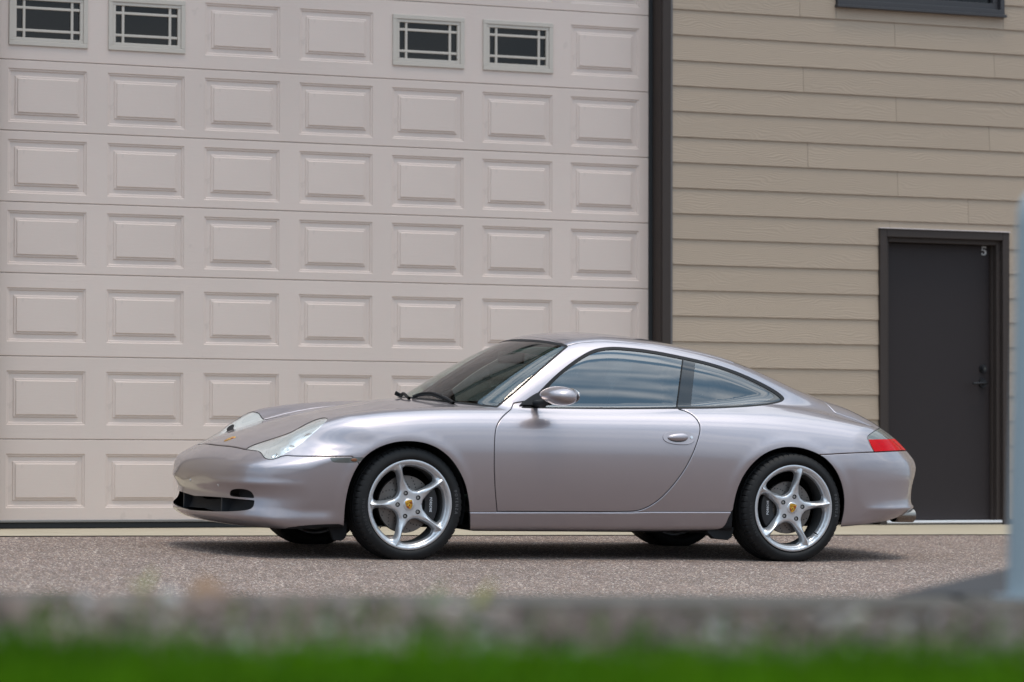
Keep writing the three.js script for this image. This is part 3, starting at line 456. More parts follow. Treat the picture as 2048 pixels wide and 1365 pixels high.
rest.light = takeOut(onPx(O.light, (x, y, z) => z > 0.3 && y > 0.7));
rest.lamp = takeOut(onPx(O.lamp, (x, y, z) => x < 0 && y > 0.45));
rest.marker = takeOut(onPx(O.marker, (x, y, z) => x < 0 && z > 0.5));
rest.tailLamp = takeOut(onPx(O.tailLamp, (x, y, z) => x > 2.6 && z > 0.36 && y > 0.5));
const innerHalf = M;                                  // everything that is painted sheet, before the shut lines
// the sheet turns in at a shut line: a narrow strip along the cut is rolled under
function rolled(mesh, fn, gap, sign, wide = 1.5, deep = 0.0035) {
  const f = (x, y, z) => sign * fn(x, y, z), [a, strip] = cut(mesh, (x, y, z) => f(x, y, z) + gap + wide), P = strip.P.slice(), N = strip.N.slice(), done = new Set(), e = 0.0008;
  for (const i of strip.T) { if (done.has(i)) continue; done.add(i); const x = P[3 * i], y = P[3 * i + 1], z = P[3 * i + 2], v = f(x, y, z), t = clamp((v + gap + wide) / wide); if (t <= 0.001) continue;
    const n = V3(N[3 * i], N[3 * i + 1], N[3 * i + 2]).normalize(), g = V3(f(x + e, y, z) - f(x - e, y, z), f(x, y + e, z) - f(x, y - e, z), f(x, y, z + e) - f(x, y, z - e)); g.addScaledVector(n, -g.dot(n)); if (g.lengthSq() < 1e-12) continue; g.normalize();
    const m = n.clone().addScaledVector(g, 1.25 * t).normalize(); for (let c = 0; c < 3; c++) { P[3 * i + c] -= deep * t * t * n.getComponent(c); N[3 * i + c] = m.getComponent(c); } }
  const base = a.P.length, n0 = base / 3, JP = new Float64Array(base + P.length), JN = new Float64Array(base + P.length); JP.set(a.P); JP.set(P, base); JN.set(a.N); JN.set(N, base);
  const T = new Int32Array(a.T.length + strip.T.length); T.set(a.T); for (let i = 0; i < strip.T.length; i++) T[a.T.length + i] = strip.T[i] + n0; return tidy({ P: JP, N: JN, T });
}
const tidy = ({ P, N, T }) => { const map = new Map(), p = [], n = [], t = new Int32Array(T.length); for (let i = 0; i < T.length; i++) { let k = map.get(T[i]); if (k === undefined) { k = p.length / 3; map.set(T[i], k); p.push(P[3 * T[i]], P[3 * T[i] + 1], P[3 * T[i] + 2]); n.push(N[3 * T[i]], N[3 * T[i] + 1], N[3 * T[i] + 2]); } t[i] = k; } return { P: Float64Array.from(p), N: Float64Array.from(n), T: t }; };
const split = (fn, gap = GAP, roll = true) => { const [a, b] = cut(M, (x, y, z) => fn(x, y, z) + gap), o = cutOut(b, (x, y, z) => fn(x, y, z) - gap); M = roll ? rolled(tidy(o), fn, gap, -1) : tidy(o); return roll ? rolled(tidy(a), fn, gap, 1) : tidy(a); };
rest.guard = split(onPx(O.guard, (x, y, z) => z > 0.4 && x > 1.4 && x < 2.4), 0.3, false);
rest.lipBlack = split(onPx(O.lipBlack, (x, y, z) => z > 0.1 && x < 0), 0.2, false);
rest.bumperF = split(onPx(O.noseCut, (x) => x < 0.2));
rest.bumperR = split(onPx(O.tailCut, (x, y) => x > 2.2));
rest.door = split(onPx(O.door, (x, y, z) => z > 0.55 && y > 0.2));
rest.sill = split(onPx(O.sill, (x, y, z) => z > 0.3 && y < 0.5 && x > 0 && x < 2.3));
rest.hood = split((x, y, z) => Math.max((z - hoodZ(x)) * 330, (x - 0.40 + 0.3 * (0.5 - z) * (0.5 - z) * 0) * 330, (0.5 - y) * 330));
rest.lid = split((x, y, z) => Math.max((z - 0.50 + 0.10 * (x - 2.75)) * 330, (2.78 + 0.10 * z * z - x) * 330, (0.66 - y) * 330, (x - 3.32) * 330));
const roofZ = line([[0.9, 0.48], [1.08, 0.478], [1.4, 0.472], [1.8, 0.452], [2.1, 0.43], [2.4, 0.40], [2.8, 0.35]]);
rest.roof = split((x, y, z) => Math.max((z - roofZ(x)) * 330, (1.06 + 0.05 * z * z - x) * 330, (x - 2.12 - 0.25 * z * z) * 330, (1.0 - y) * 330), 0.45);
rest.rearGlass = split((x, y, z) => Math.max((z - roofZ(x) + 0.01) * 330, (2.135 + 0.25 * z * z - x) * 330, (x - 2.74) * 330, (0.9 - y) * 330), 0.5);
rest.body = M;

const paint = phys(0.370, 0.330, 0.346, 0.33, { metalness: 0.70, clearcoat: 1, clearcoatRoughness: 0.06 });
const blackTrim = phys(0.007, 0.007, 0.008, 0.6, { specularIntensity: 0.5 }), blackGloss = phys(0.010, 0.010, 0.011, 0.12, { clearcoat: 0.6, clearcoatRoughness: 0.05 }), blackMatte = std(0.010, 0.010, 0.011, 0.85), guardM = phys(0.011, 0.012, 0.014, 0.65, { specularIntensity: 0.6 });
const body = part('body', geo(rest.body), paint, car);
part('under_structure', geo(innerHalf, { off: -0.014 }), blackMatte, car);
const frontBumper = part('front_bumper', geo(rest.bumperF), paint, car), rearBumper = part('rear_bumper', geo(rest.bumperR), paint, car);
part('roof_panel', geo(rest.roof), paint, car); part('rear_window', geo(rest.rearGlass, { off: -0.001 }), blackGloss, car);
part('bonnet', geo(rest.hood), paint, car); part('engine_lid', geo(rest.lid), paint, car);
for (const side of ['left', 'right']) {
  const o = { left: side === 'left', mirror: side === 'right' }, s = side === 'left' ? 1 : -1;
  const d = part('door', geo(rest.door, o), paint, car);
  part('sill', geo(rest.sill, { ...o, off: 0.004 }), paint, car);
  part('lip_spoiler', geo(rest.lipBlack, o), guardM, car);
  part('stone_guard', geo(rest.guard, { ...o, off: 0.002 }), guardM, car);
}
// glass
const screenGlass = phys(0.62, 0.74, 0.68, 0.01, { transmission: 1, thickness: 0, ior: 1.75 }), bandGlass = phys(0.10, 0.34, 0.28, 0.01, { transmission: 1, thickness: 0, ior: 1.75 }), sideGlass = phys(0.13, 0.165, 0.18, 0.008, { transmission: 1, thickness: 0, ior: 2.3 }), clearCover = phys(0.985, 0.99, 0.985, 0.02, { transmission: 1, thickness: 0, ior: 1.5 });
{
  const [glass, band] = cut(rest.screen, (x, y, z) => { const p = carPx(x, y, z); return O.screen(p[0], p[1]) + 4.2; });
  part('windscreen_seal', geo(band, { off: -0.001 }), blackTrim, car); const [below, above] = cut(glass, (x, y, z) => y - 1.165 + 0.1 * z * z), ws = part('windscreen', geo(below, { off: -0.002 }), screenGlass, car); part('sun_band', geo(above, { off: -0.002 }), bandGlass, ws);
  const isLight = (sd) => (x, y, z) => { const p = carPx(x, y, z); return sd(p[0], p[1]); };
  const [dg, r1] = cut(rest.light, isLight(O.doorGlass)), [qg, trim] = cut(r1, isLight(O.quarter)), [qc, qf] = cut(qg, isLight(O.quarterClear));
  for (const s of [1, -1]) {
    const o = { left: s > 0, mirror: s < 0 };
    part('window_trim', geo(trim, { ...o, off: -0.001 }), blackTrim, car);
    part('door_window', geo(dg, { ...o, off: -0.004 }), sideGlass, car);
    const q = part('quarter_window', geo(qc, { ...o, off: -0.0035 }), sideGlass, car); part('quarter_window_border', geo(qf, { ...o, off: -0.0035 }), blackGloss, q);
  }
}
// ---------------------------------------------------------------- lamps
const chrome = std(0.88, 0.89, 0.88, 0.12, { metalness: 1 }), paleReflector = std(0.80, 0.80, 0.785, 0.20, { metalness: 0.55 }), satin = phys(0.60, 0.61, 0.63, 0.32, { metalness: 0.75, clearcoat: 0.4, clearcoatRoughness: 0.1 });
const hitN = (px, py) => { const p = carHit(px, py); return [p, gradBody(p.x, p.y, p.z).normalize()]; };
const flip = (g) => { const m = g.clone(); m.scale(1, 1, -1); const h = m.index ? m : m; if (h.index) { const ix = h.index.array; for (let i = 0; i < ix.length; i += 3) { const t = ix[i]; ix[i] = ix[i + 2]; ix[i + 2] = t; } } else { for (const a of Object.values(h.attributes)) { const n = a.itemSize, d = a.array; for (let i = 0; i < a.count; i += 3) for (let c = 0; c < n; c++) { const t = d[i * n + c]; d[i * n + c] = d[(i + 2) * n + c]; d[(i + 2) * n + c] = t; } } } const nn = h.attributes.normal; if (nn) for (let i = 0; i < nn.count; i++) nn.setZ(i, nn.getZ(i)); return h; };
const sided = (g, s) => s > 0 ? g : flip(g);
const aim = (g, at, dir) => { g.applyQuaternion(new THREE.Quaternion().setFromUnitVectors(V3(0, 0, 1), dir.clone().normalize())); g.translate(at.x, at.y, at.z); return g; };
const bowl = (r, d) => { const pts = []; for (let i = 0; i <= 14; i++) { const t = i / 14; pts.push(new THREE.Vector2(0.004 + t * r, -d + d * t * t)); } pts.push(new THREE.Vector2(r * 1.07, 0.001), new THREE.Vector2(r * 1.09, -0.006)); const g = new THREE.LatheGeometry(pts, 40); g.rotateX(Math.PI / 2); return g; };
for (const s of [1, -1]) {
  const o = { left: s > 0, mirror: s < 0 }, lampPx = (x, y, z) => { const p = carPx(x, y, z); return O.lamp(p[0], p[1]); };
  const h = new THREE.Group(); h.name = 'headlight'; car.add(h);
  const [inner, rim] = cut(rest.lamp, (x, y, z) => lampPx(x, y, z) + 0.8);
  part('seal', geo(rim, { ...o, off: -0.003 }), blackTrim, h);
  part('cover', geo(inner, { ...o, off: -0.001 }), clearCover, h);
  part('housing', geo(rest.lamp, { ...o, offAt: (x, y, z) => -0.0035 - 0.022 * smooth(1.5, 9, -lampPx(x, y, z)) }), paleReflector, h);
  for (const [px, py, r, d, deep] of [[613, 874, 0.036, 0.022, 0.021], [576, 893, 0.030, 0.020, 0.021], [547, 907, 0.015, 0.010, 0.017]]) {
    const [p, n] = hitN(px, py), c = p.clone().addScaledVector(n, -deep), dir = n.clone().add(V3(-0.15, 0, 0)).normalize();
    const g = aim(bowl(r, d), c, dir); part('lamp_bowl', sided(g, s), chrome, h);
    const b = aim(new THREE.SphereGeometry(r * 0.42, 20, 14), c.clone().addScaledVector(dir, -d * 0.25), dir); part('projector_lens', sided(b, s), phys(0.75, 0.8, 0.8, 0.05, { clearcoat: 1 }), h);
  }
  const mk = part('side_marker', geo(rest.marker, { ...o, off: -0.001 }), phys(0.10, 0.105, 0.10, 0.15, { clearcoat: 1, clearcoatRoughness: 0.05 }), car);
  const [mb] = hitN(708, 920.5), bulb = new THREE.SphereGeometry(1, 16, 12); bulb.scale(0.018, 0.009, 0.003); bulb.translate(mb.x, mb.y, mb.z + 0.001); part('marker_bulb', sided(bulb, s), std(0.20, 0.075, 0.03, 0.35), mk);
  // rear lamp: smoked upper lens, red lower lens over a pale housing
  const t = new THREE.Group(); t.name = 'tail_light'; car.add(t);
  const tp = (sd, e = 0) => (x, y, z) => { const p = carPx(x, y, z); return sd(p[0], p[1]) + e; };
  const [tin, tseal] = cut(rest.tailLamp, tp(O.tailLamp, 1.3)), [red, smoke] = cut(tin, tp(O.tailRed));
  part('seal', geo(tseal, { ...o, off: -0.004 }), blackTrim, t);
  part('red_lens', geo(red, { ...o, off: 0.001 }), phys(0.62, 0.003, 0.008, 0.12, { transmission: 0.2, thickness: 0, ior: 1.3, specularIntensity: 0.35 }), t);
  part('smoked_lens', geo(smoke, { ...o, off: 0.001 }), phys(0.52, 0.54, 0.52, 0.06, { transmission: 0.8, thickness: 0, ior: 1.5, clearcoat: 1 }), t);
  part('housing', geo(rest.tailLamp, { ...o, offAt: (x, y, z) => { const p = carPx(x, y, z); return -0.0045 - 0.026 * smooth(1, 7, -O.tailLamp(p[0], p[1])); } }), std(0.50, 0.50, 0.48, 0.35, { metalness: 0.3 }), t);
  const [rb] = hitN(1757, 890), bb = new THREE.SphereGeometry(0.014, 16, 12); bb.translate(rb.x + 0.005, rb.y, rb.z - 0.018); part('bulb', sided(bb, s), std(0.2, 0.02, 0.02, 0.2), t);
}
// ---------------------------------------------------------------- bumper mouth
{
  const g = [], f = (p0, p1, h0, h1) => 0;
  const mesh = std(0.012, 0.013, 0.016, 0.7), fin = std(0.03, 0.032, 0.036, 0.5);
  part('intake_liner', geo(rest.mouth, { off: -0.075 }), mesh, frontBumper);
  for (const s of [1, -1]) {
    const o = { left: s > 0, mirror: s < 0 };
    part('duct_liner', geo(rest.duct, { ...o, off: -0.06 }), mesh, frontBumper);
    part('intake_blackout', sided(join([box(-0.80, -0.78, 0.205, 0.42, 0.0, 0.30), box(-0.66, -0.64, 0.205, 0.42, 0.30, 0.62)]), s), blackMatte, frontBumper);
    for (const px of [432]) { const a = carHit(px, 1008), g = rbox(0, 0.12, -0.055, 0.055, -0.008, 0.008, 0.003); if (a) { g.translate(a.x + 0.03, a.y, a.z); part('radiator_divider', sided(plain(g), s), fin, frontBumper); } }
  }
  for (const [px, py] of [[380, 961], [436, 971]]) { const h = carHit(px, py); if (!h) continue; const n = gradBody(h.x, h.y, h.z).normalize(), c = new THREE.CylinderGeometry(0.007, 0.008, 0.004, 16); c.rotateX(Math.PI / 2); part('plate_screw', aim(c, h, n), satin, frontBumper); }
}
// ---------------------------------------------------------------- badges
const crestTex = (() => {
  const c = document.createElement('canvas'); c.width = 160; c.height = 200; const x = c.getContext('2d');
  x.fillStyle = '#c9952c'; x.fillRect(0, 0, 160, 200); x.fillStyle = '#d8a93c'; x.fillRect(0, 0, 160, 34); x.fillStyle = '#5b3d0c'; x.font = 'bold 22px sans-serif'; x.textAlign = 'center'; x.fillText('PORSCHE', 80, 25, 132);
  for (const [qx, qy] of [[92, 42], [0, 118]]) { for (let i = 0; i < 4; i++) { x.fillStyle = i % 2 ? '#1b1512' : '#b3221e'; x.fillRect(qx, qy + i * 15, 68, 11); } }
  x.strokeStyle = '#3a2a10'; x.lineWidth = 5; for (const [qx, qy] of [[8, 50], [88, 118]]) for (let i = 0; i < 3; i++) { x.beginPath(); x.moveTo(qx, qy + 8 + i * 18); x.quadraticCurveTo(qx + 34, qy - 6 + i * 18, qx + 62, qy + 10 + i * 18); x.stroke(); }
  x.fillStyle = '#e3b548'; x.beginPath(); x.moveTo(54, 76); x.lineTo(106, 76); x.lineTo(106, 116); x.quadraticCurveTo(100, 140, 80, 150); x.quadraticCurveTo(60, 140, 54, 116); x.fill();
  x.fillStyle = '#17110c'; x.beginPath(); x.moveTo(70, 138); x.quadraticCurveTo(66, 112, 78, 100); x.quadraticCurveTo(80, 88, 92, 86); x.quadraticCurveTo(88, 98, 92, 108); x.quadraticCurveTo(96, 124, 86, 138); x.fill();
  const t = new THREE.CanvasTexture(c); t.colorSpace = THREE.SRGBColorSpace; return t;
})();
const crestM = std(1, 1, 1, 0.28, { map: crestTex, metalness: 0.35 });
const crestG = (w, h) => { const s = new THREE.Shape(); s.moveTo(-w / 2, h * 0.46); s.quadraticCurveTo(0, h * 0.54, w / 2, h * 0.46); s.quadraticCurveTo(w * 0.54, h * 0.05, w * 0.40, -h * 0.2); s.quadraticCurveTo(w * 0.24, -h * 0.42, 0, -h / 2); s.quadraticCurveTo(-w * 0.24, -h * 0.42, -w * 0.40, -h * 0.2); s.quadraticCurveTo(-w * 0.54, h * 0.05, -w / 2, h * 0.46); const g = new THREE.ExtrudeGeometry(s, { depth: 0.0018, bevelEnabled: true, bevelSize: 0.0006, bevelThickness: 0.0006, bevelSegments: 1, curveSegments: 8 }), p = g.attributes.position, uv = g.attributes.uv; for (let i = 0; i < p.count; i++) uv.setXY(i, p.getX(i) / w + 0.5, p.getY(i) / h + 0.5); return g; };
{ const y = (x) => { let a = 0.4, b = 1; for (let k = 0; k < 40; k++) { const m = (a + b) / 2; if (bodyField(x, m, 0) < 0) a = m; else b = m; } return a; }, x = -0.768, n = gradBody(x, y(x), 0).normalize(), g = crestG(0.052, 0.066), up = V3(0, 1, 0).addScaledVector(n, -n.y).normalize(), r = new THREE.Vector3().crossVectors(up, n); g.applyMatrix4(new THREE.Matrix4().makeBasis(r, up, n).setPosition(x, y(x), 0)); part('bonnet_crest', g, crestM, car, 'small gold shield badge'); }

// ---------------------------------------------------------------- wheels
const tyreM = phys(0.0075, 0.0075, 0.008, 0.66, { specularIntensity: 0.7 }), treadM = std(0.014, 0.014, 0.0145, 0.85), letterM = std(0.075, 0.075, 0.08, 0.7), discM = std(0.17, 0.155, 0.145, 0.42, { metalness: 0.75 }), ironM = std(0.05, 0.047, 0.045, 0.6, { metalness: 0.5 });
const font = await new FontLoader().loadAsync('fonts/droid/droid_sans_bold.typeface.json');
function tyreGeometry(width, R = 0.318, loaded = 0.304) {
  const w = width / 2, prof = [];       // [z, r, kind] from the inner bead over the tread to the outer bead; kind 1 is shoulder, 2 a groove
  const out = [[0.80, 0.243], [0.93, 0.251], [0.985, 0.259], [1.0, 0.268], [0.99, 0.278], [0.965, 0.287], [0.93, 0.2955], [0.925, 0.2965], [0.89, 0.3035], [0.85, 0.309]];
  for (const [a, r] of out) prof.push([-a * w, r, 0]);
  const tread = [[0.80, R - 0.0055, 1], [0.72, R - 0.003, 1], [0.62, R - 0.001, 1], [0.56, R - 0.001, 0], [0.555, R - 0.008, 2], [0.49, R - 0.008, 2], [0.485, R, 0], [0.23, R, 0], [0.225, R - 0.008, 2], [0.15, R - 0.008, 2], [0.145, R, 0]];
  for (const [a, r, k] of tread) prof.push([-a * w, r, k]); for (const [a, r, k] of [...tread].reverse()) prof.push([a * w, r, k]); for (const [a, r] of [...out].reverse()) prof.push([a * w, r, 0]);
  const NT = 336, pos = [], idx = [], rows = prof.length;
  for (let i = 0; i <= NT; i++) { const th = i / NT * 2 * Math.PI; for (let j = 0; j < rows; j++) {
    let [z, r, k] = prof[j]; const sipe = i % 6 === 0; if (sipe && k === 1) r -= 0.0055; if (sipe && k === 0 && Math.abs(z) > 0.84 * w && r > 0.296) r -= 0.0045;
    let x = Math.cos(th) * r, y = Math.sin(th) * r, zz = z; if (y < -loaded) { y = -loaded + 0.0002 * j / rows; } const sag = smooth(-0.24, -0.31, Math.sin(th) * r); zz *= 1 + 0.035 * sag;
    pos.push(x, y, zz); } }
  for (let i = 0; i < NT; i++) for (let j = 0; j + 1 < rows; j++) { const a = i * rows + j, b = a + rows; idx.push(a, a + 1, b, b, a + 1, b + 1); }
  let g = new THREE.BufferGeometry(); g.setAttribute('position', new THREE.Float32BufferAttribute(pos, 3)); g.setIndex(idx); return toCreasedNormals(g, 0.6);
}
// spoked face: a dished disc with five ridged spokes, the openings cut out of it
const SPK = 2 * Math.PI / 5, halfW = line([[0.04, 0.075], [0.07, 0.050], [0.09, 0.034], [0.11, 0.028], [0.14, 0.0222], [0.17, 0.0198], [0.19, 0.021], [0.205, 0.026], [0.215, 0.036], [0.25, 0.06]], 0, 0.3);
const spoke = (x, y) => { const r = Math.hypot(x, y), th = Math.atan2(y, x), k = Math.round(th / SPK), dl = th - k * SPK; return [r, r * Math.abs(Math.sin(dl)), r * Math.cos(dl)]; };
const opening = (x, y) => { const [r, d] = spoke(x, y); return smax(smax(r - 0.2105, halfW(r) - d, 0.022), 0.084 - r, 0.02); };
const faceZ = (x, y) => {
  const [r, d, a] = spoke(x, y), e = Math.max(0, opening(x, y));
  const dish = -0.020 + 0.012 * smooth(0.05, 0.2, r) + 0.004 * smooth(0.05, 0.0, r), rise = 0.019 * smooth(0.085, 0.20, a) * (1 - 0.25 * smooth(0.20, 0.235, a));
  const ridge = rise * Math.max(0, 1 - Math.pow(d / (0.006 + 1.05 * halfW(Math.min(r, 0.2))), 0.85)), ring = -0.019 + 0.006 * smooth(0.21, 0.226, r);
  let z = smax(dish - 0.010 * smooth(0.0, 0.025, d) * smooth(0.1, 0.16, r) + ridge, ring, 0.006);
  return z - 0.026 * Math.exp(-e / 0.0055);
};
const faceGeo = (() => {
  const NR = 84, NT = 540, P = [0, 0, faceZ(0.0001, 0)], T = [];
  for (let i = 1; i <= NR; i++) for (let j = 0; j < NT; j++) { const r = 0.233 * i / NR, th = 2 * Math.PI * j / NT, x = r * Math.cos(th), y = r * Math.sin(th); P.push(x, y, faceZ(x, y)); }
  const at = (i, j) => i ? 1 + (i - 1) * NT + (j % NT) : 0;
  for (let j = 0; j < NT; j++) { T.push(0, at(1, j), at(1, j + 1)); for (let i = 1; i < NR; i++) T.push(at(i, j), at(i + 1, j), at(i + 1, j + 1), at(i, j), at(i + 1, j + 1), at(i, j + 1)); }
  const N = new Float64Array(P.length), e = 0.0012; for (let i = 0; i < P.length; i += 3) { const x = P[i], y = P[i + 1], n = V3(-(faceZ(x + e, y) - faceZ(x - e, y)) / (2 * e), -(faceZ(x, y + e) - faceZ(x, y - e)) / (2 * e), 1).normalize(); N[i] = n.x; N[i + 1] = n.y; N[i + 2] = n.z; }
  let m = { P: Float64Array.from(P), N, T: Int32Array.from(T) };
  m = cutOut(m, (x, y) => opening(x, y)); m = cutOut(m, (x, y) => { const [r, d, a] = spoke(x, y); return Math.hypot(a - 0.0665, d) - 0.0128; });
  return geo(m, { mirror: false });
})();
const rimGeo = (() => { const p = [[0.2225, -0.020], [0.2255, -0.011], [0.2275, -0.010], [0.2295, -0.003], [0.234, 0.0005], [0.2445, 0.0015], [0.2478, 0.000], [0.2482, -0.003], [0.2465, -0.010], [0.238, -0.016], [0.2262, -0.022], [0.222, -0.045], [0.214, -0.06], [0.212, -0.12], [0.222, -0.17], [0.236, -0.19], [0.244, -0.192], [0.246, -0.196]].map(([r, z]) => new THREE.Vector2(r, z)); const g = new THREE.LatheGeometry(p, 120); g.rotateX(Math.PI / 2); return toCreasedNormals(g, 0.7); })();
const barrelGeo = (() => { const p = [[0.2218, -0.0205], [0.2175, -0.045], [0.209, -0.06], [0.207, -0.12], [0.217, -0.17], [0.231, -0.192]].map(([r, z]) => new THREE.Vector2(r, z)); const g = new THREE.LatheGeometry(p, 96); g.rotateX(Math.PI / 2); return g; })();
const cupGeo = (() => { const g = new THREE.LatheGeometry([[0.0128, 0.001], [0.0118, -0.022], [0.0001, -0.022]].map(([r, z]) => new THREE.Vector2(r, z)), 24); g.rotateX(Math.PI / 2); return g; })();
const boltGeo = (() => { const a = new THREE.CylinderGeometry(0.0078, 0.0085, 0.018, 6); a.rotateX(Math.PI / 2); a.translate(0, 0, -0.012); return a; })();
const capGeo = (() => { const g = new THREE.LatheGeometry([[0.0001, 0.004], [0.015, 0.0036], [0.028, 0.0018], [0.0335, -0.001], [0.0345, -0.006]].map(([r, z]) => new THREE.Vector2(r, z)), 48); g.rotateX(Math.PI / 2); g.translate(0, 0, -0.0165); return g; })();
const discGeo = (R) => { const g = new THREE.LatheGeometry([[0.02, -0.052], [0.082, -0.052], [0.085, -0.075], [0.088, -0.076], [R - 0.002, -0.076], [R, -0.078], [R, -0.10], [0.09, -0.102]].map(([r, z]) => new THREE.Vector2(r, z)), 80); g.rotateX(Math.PI / 2); return toCreasedNormals(g, 0.6); };
const holeGeo = (() => { const l = []; for (let k = 0; k < 14; k++) for (let q = 0; q < 5; q++) { const r = 0.098 + q * 0.0125, th = k / 14 * 2 * Math.PI + q * 0.11, c = new THREE.CylinderGeometry(0.0034, 0.0034, 0.002, 8); c.rotateX(Math.PI / 2); c.translate(r * Math.cos(th), r * Math.sin(th), -0.0755); l.push(c); } return join(l); })();
const caliperGeo = (() => { const s = new THREE.Shape(), a0 = -0.62, a1 = 0.62; s.absarc(0, 0, 0.178, a0, a1, false); s.absarc(0, 0, 0.112, a1 - 0.12, a0 + 0.12, true); const g = new THREE.ExtrudeGeometry(s, { depth: 0.06, bevelEnabled: true, bevelSize: 0.006, bevelThickness: 0.01, bevelSegments: 3, curveSegments: 20 }); g.translate(0, 0, -0.118); return toCreasedNormals(g, 0.6); })();
const ringText = (txt, R, size, start, z) => { const l = []; let th = start; for (const ch of txt) { const g = new TextGeometry(ch, { font, size, depth: 0.0006, curveSegments: 3 }); g.computeBoundingBox(); const w = ch === ' ' ? size * 0.5 : g.boundingBox.max.x - g.boundingBox.min.x; if (ch !== ' ') { g.translate(-g.boundingBox.min.x - w / 2, 0, 0); const a = th - w / 2 / R; g.translate(0, R, z); g.rotateZ(a - Math.PI / 2); l.push(plain(g)); } th -= (w + size * 0.42) / R; } return mergeGeometries(l, false); };
const tyres = { F: tyreGeometry(0.228), R: tyreGeometry(0.268) }, crestSmall = crestG(0.040, 0.050);
function wheel(x, z, turn, kind, calAngle, crestTurn) {
  const left = z > 0, w = new THREE.Group(); w.name = 'wheel'; w.position.set(x, kind === 'F' ? 0.304 : 0.307, z); if (!left) w.rotation.y = Math.PI; car.add(w);
  const tw = kind === 'F' ? 0.114 : 0.134, lip = tw - 0.006, face = new THREE.Group();
  const t = part('tyre', tyres[kind], tyreM, w); if (kind === 'R') t.position.y = -0.003;
  const P = (n, g, m) => { const o = part(n, g, m, w); o.position.z = lip; return o; };
  P('rim', rimGeo, satin).rotation.z = turn; P('barrel', barrelGeo, std(0.12, 0.12, 0.12, 0.5, { metalness: 0.6 }));
  P('spokes', faceGeo, satin).rotation.z = turn;
  for (let k = 0; k < 5; k++) { const a = turn + k * SPK, cup = P('bolt_recess', cupGeo, std(0.10, 0.10, 0.105, 0.5, { metalness: 0.7 })), b = P('lug_bolt', boltGeo, std(0.36, 0.36, 0.35, 0.35, { metalness: 0.9 })); for (const o of [cup, b]) { o.position.x = 0.0665 * Math.cos(a); o.position.y = 0.0665 * Math.sin(a); o.position.z = lip - 0.0165; } }
  P('centre_cap', capGeo, satin); const cr = P('crest', crestSmall, crestM); cr.position.z = lip - 0.0128; cr.rotation.z = crestTurn;
  const valve = new THREE.CylinderGeometry(0.0035, 0.004, 0.03, 10); valve.rotateX(0.9); valve.translate(0, 0.208, -0.006); P('valve', valve, blackTrim).rotation.z = kind === 'F' ? 2.2 : 3.95;
  P('brake_disc', discGeo(kind === 'F' ? 0.159 : 0.150), discM); const hl = P('drill_holes', holeGeo, blackMatte); hl.userData.kind = 'stuff'; if (kind === 'R') hl.scale.set(0.94, 0.94, 1);
  P('caliper', caliperGeo, std(0.018, 0.018, 0.02, 0.4)).rotation.z = calAngle;
  const cx = Math.cos(calAngle) * 0.142, txt = new TextGeometry('PORSCHE', { font, size: 0.0135, depth: 0.001, curveSegments: 3 }); txt.center(); txt.rotateZ(calAngle > 1 ? Math.PI / 2 : -Math.PI / 2); txt.translate(cx, 0, -0.0475); P('caliper_lettering', txt, std(0.7, 0.7, 0.72, 0.5));
  const hub = new THREE.CylinderGeometry(0.055, 0.06, 0.12, 24); hub.rotateX(Math.PI / 2); hub.translate(0, 0, -0.1); P('hub', hub, ironM);
  const zs = kind === 'F' ? 0.1137 : 0.1336; part('sidewall_lettering', ringText('POTENZA', 0.268, 0.0165, 0.30, zs), letterM, w); part('sidewall_lettering', ringText('BRIDGESTONE', 0.268, 0.0165, 3.75, zs), std(0.024, 0.024, 0.025, 0.5), w);
}
wheel(0, 0.7325, 0.6283, 'F', 0, 0.25); wheel(2.35, 0.75, 1.3788, 'R', Math.PI, -0.22);
wheel(0, -0.7325, 0.4, 'F', Math.PI, 0.3); wheel(2.35, -0.75, 1.0, 'R', 0, 0.1);
// wheel houses
for (const [ax, ay] of [[-0.022, 0.304], [2.325, 0.307]]) for (const s of [1, -1]) {
  const A0 = -0.30, A1 = Math.PI + 0.30, pos = [], idx = [], n = 40; for (let i = 0; i <= n; i++) { const t = A0 + (A1 - A0) * i / n; for (const zz of [-0.2, 0.155]) pos.push(0.372 * Math.cos(t), 0.372 * Math.sin(t), zz); if (i) { const k = 2 * i; idx.push(k - 2, k, k - 1, k - 1, k, k + 1); } }
  let arc = new THREE.BufferGeometry(); arc.setAttribute('position', new THREE.Float32BufferAttribute(pos, 3)); arc.setIndex(idx); arc.computeVertexNormals(); arc.setAttribute('uv', new THREE.Float32BufferAttribute(new Float32Array(pos.length / 3 * 2), 2));
  const sh = new THREE.Shape(); sh.absarc(0, 0, 0.371, A0, A1, false); const capG = new THREE.ShapeGeometry(sh, 40); capG.translate(0, 0, -0.2);
  const g = join([arc, capG]); g.translate(ax, ay, 0.63); part('wheel_house', sided(g, s), blackMatte, car);
}
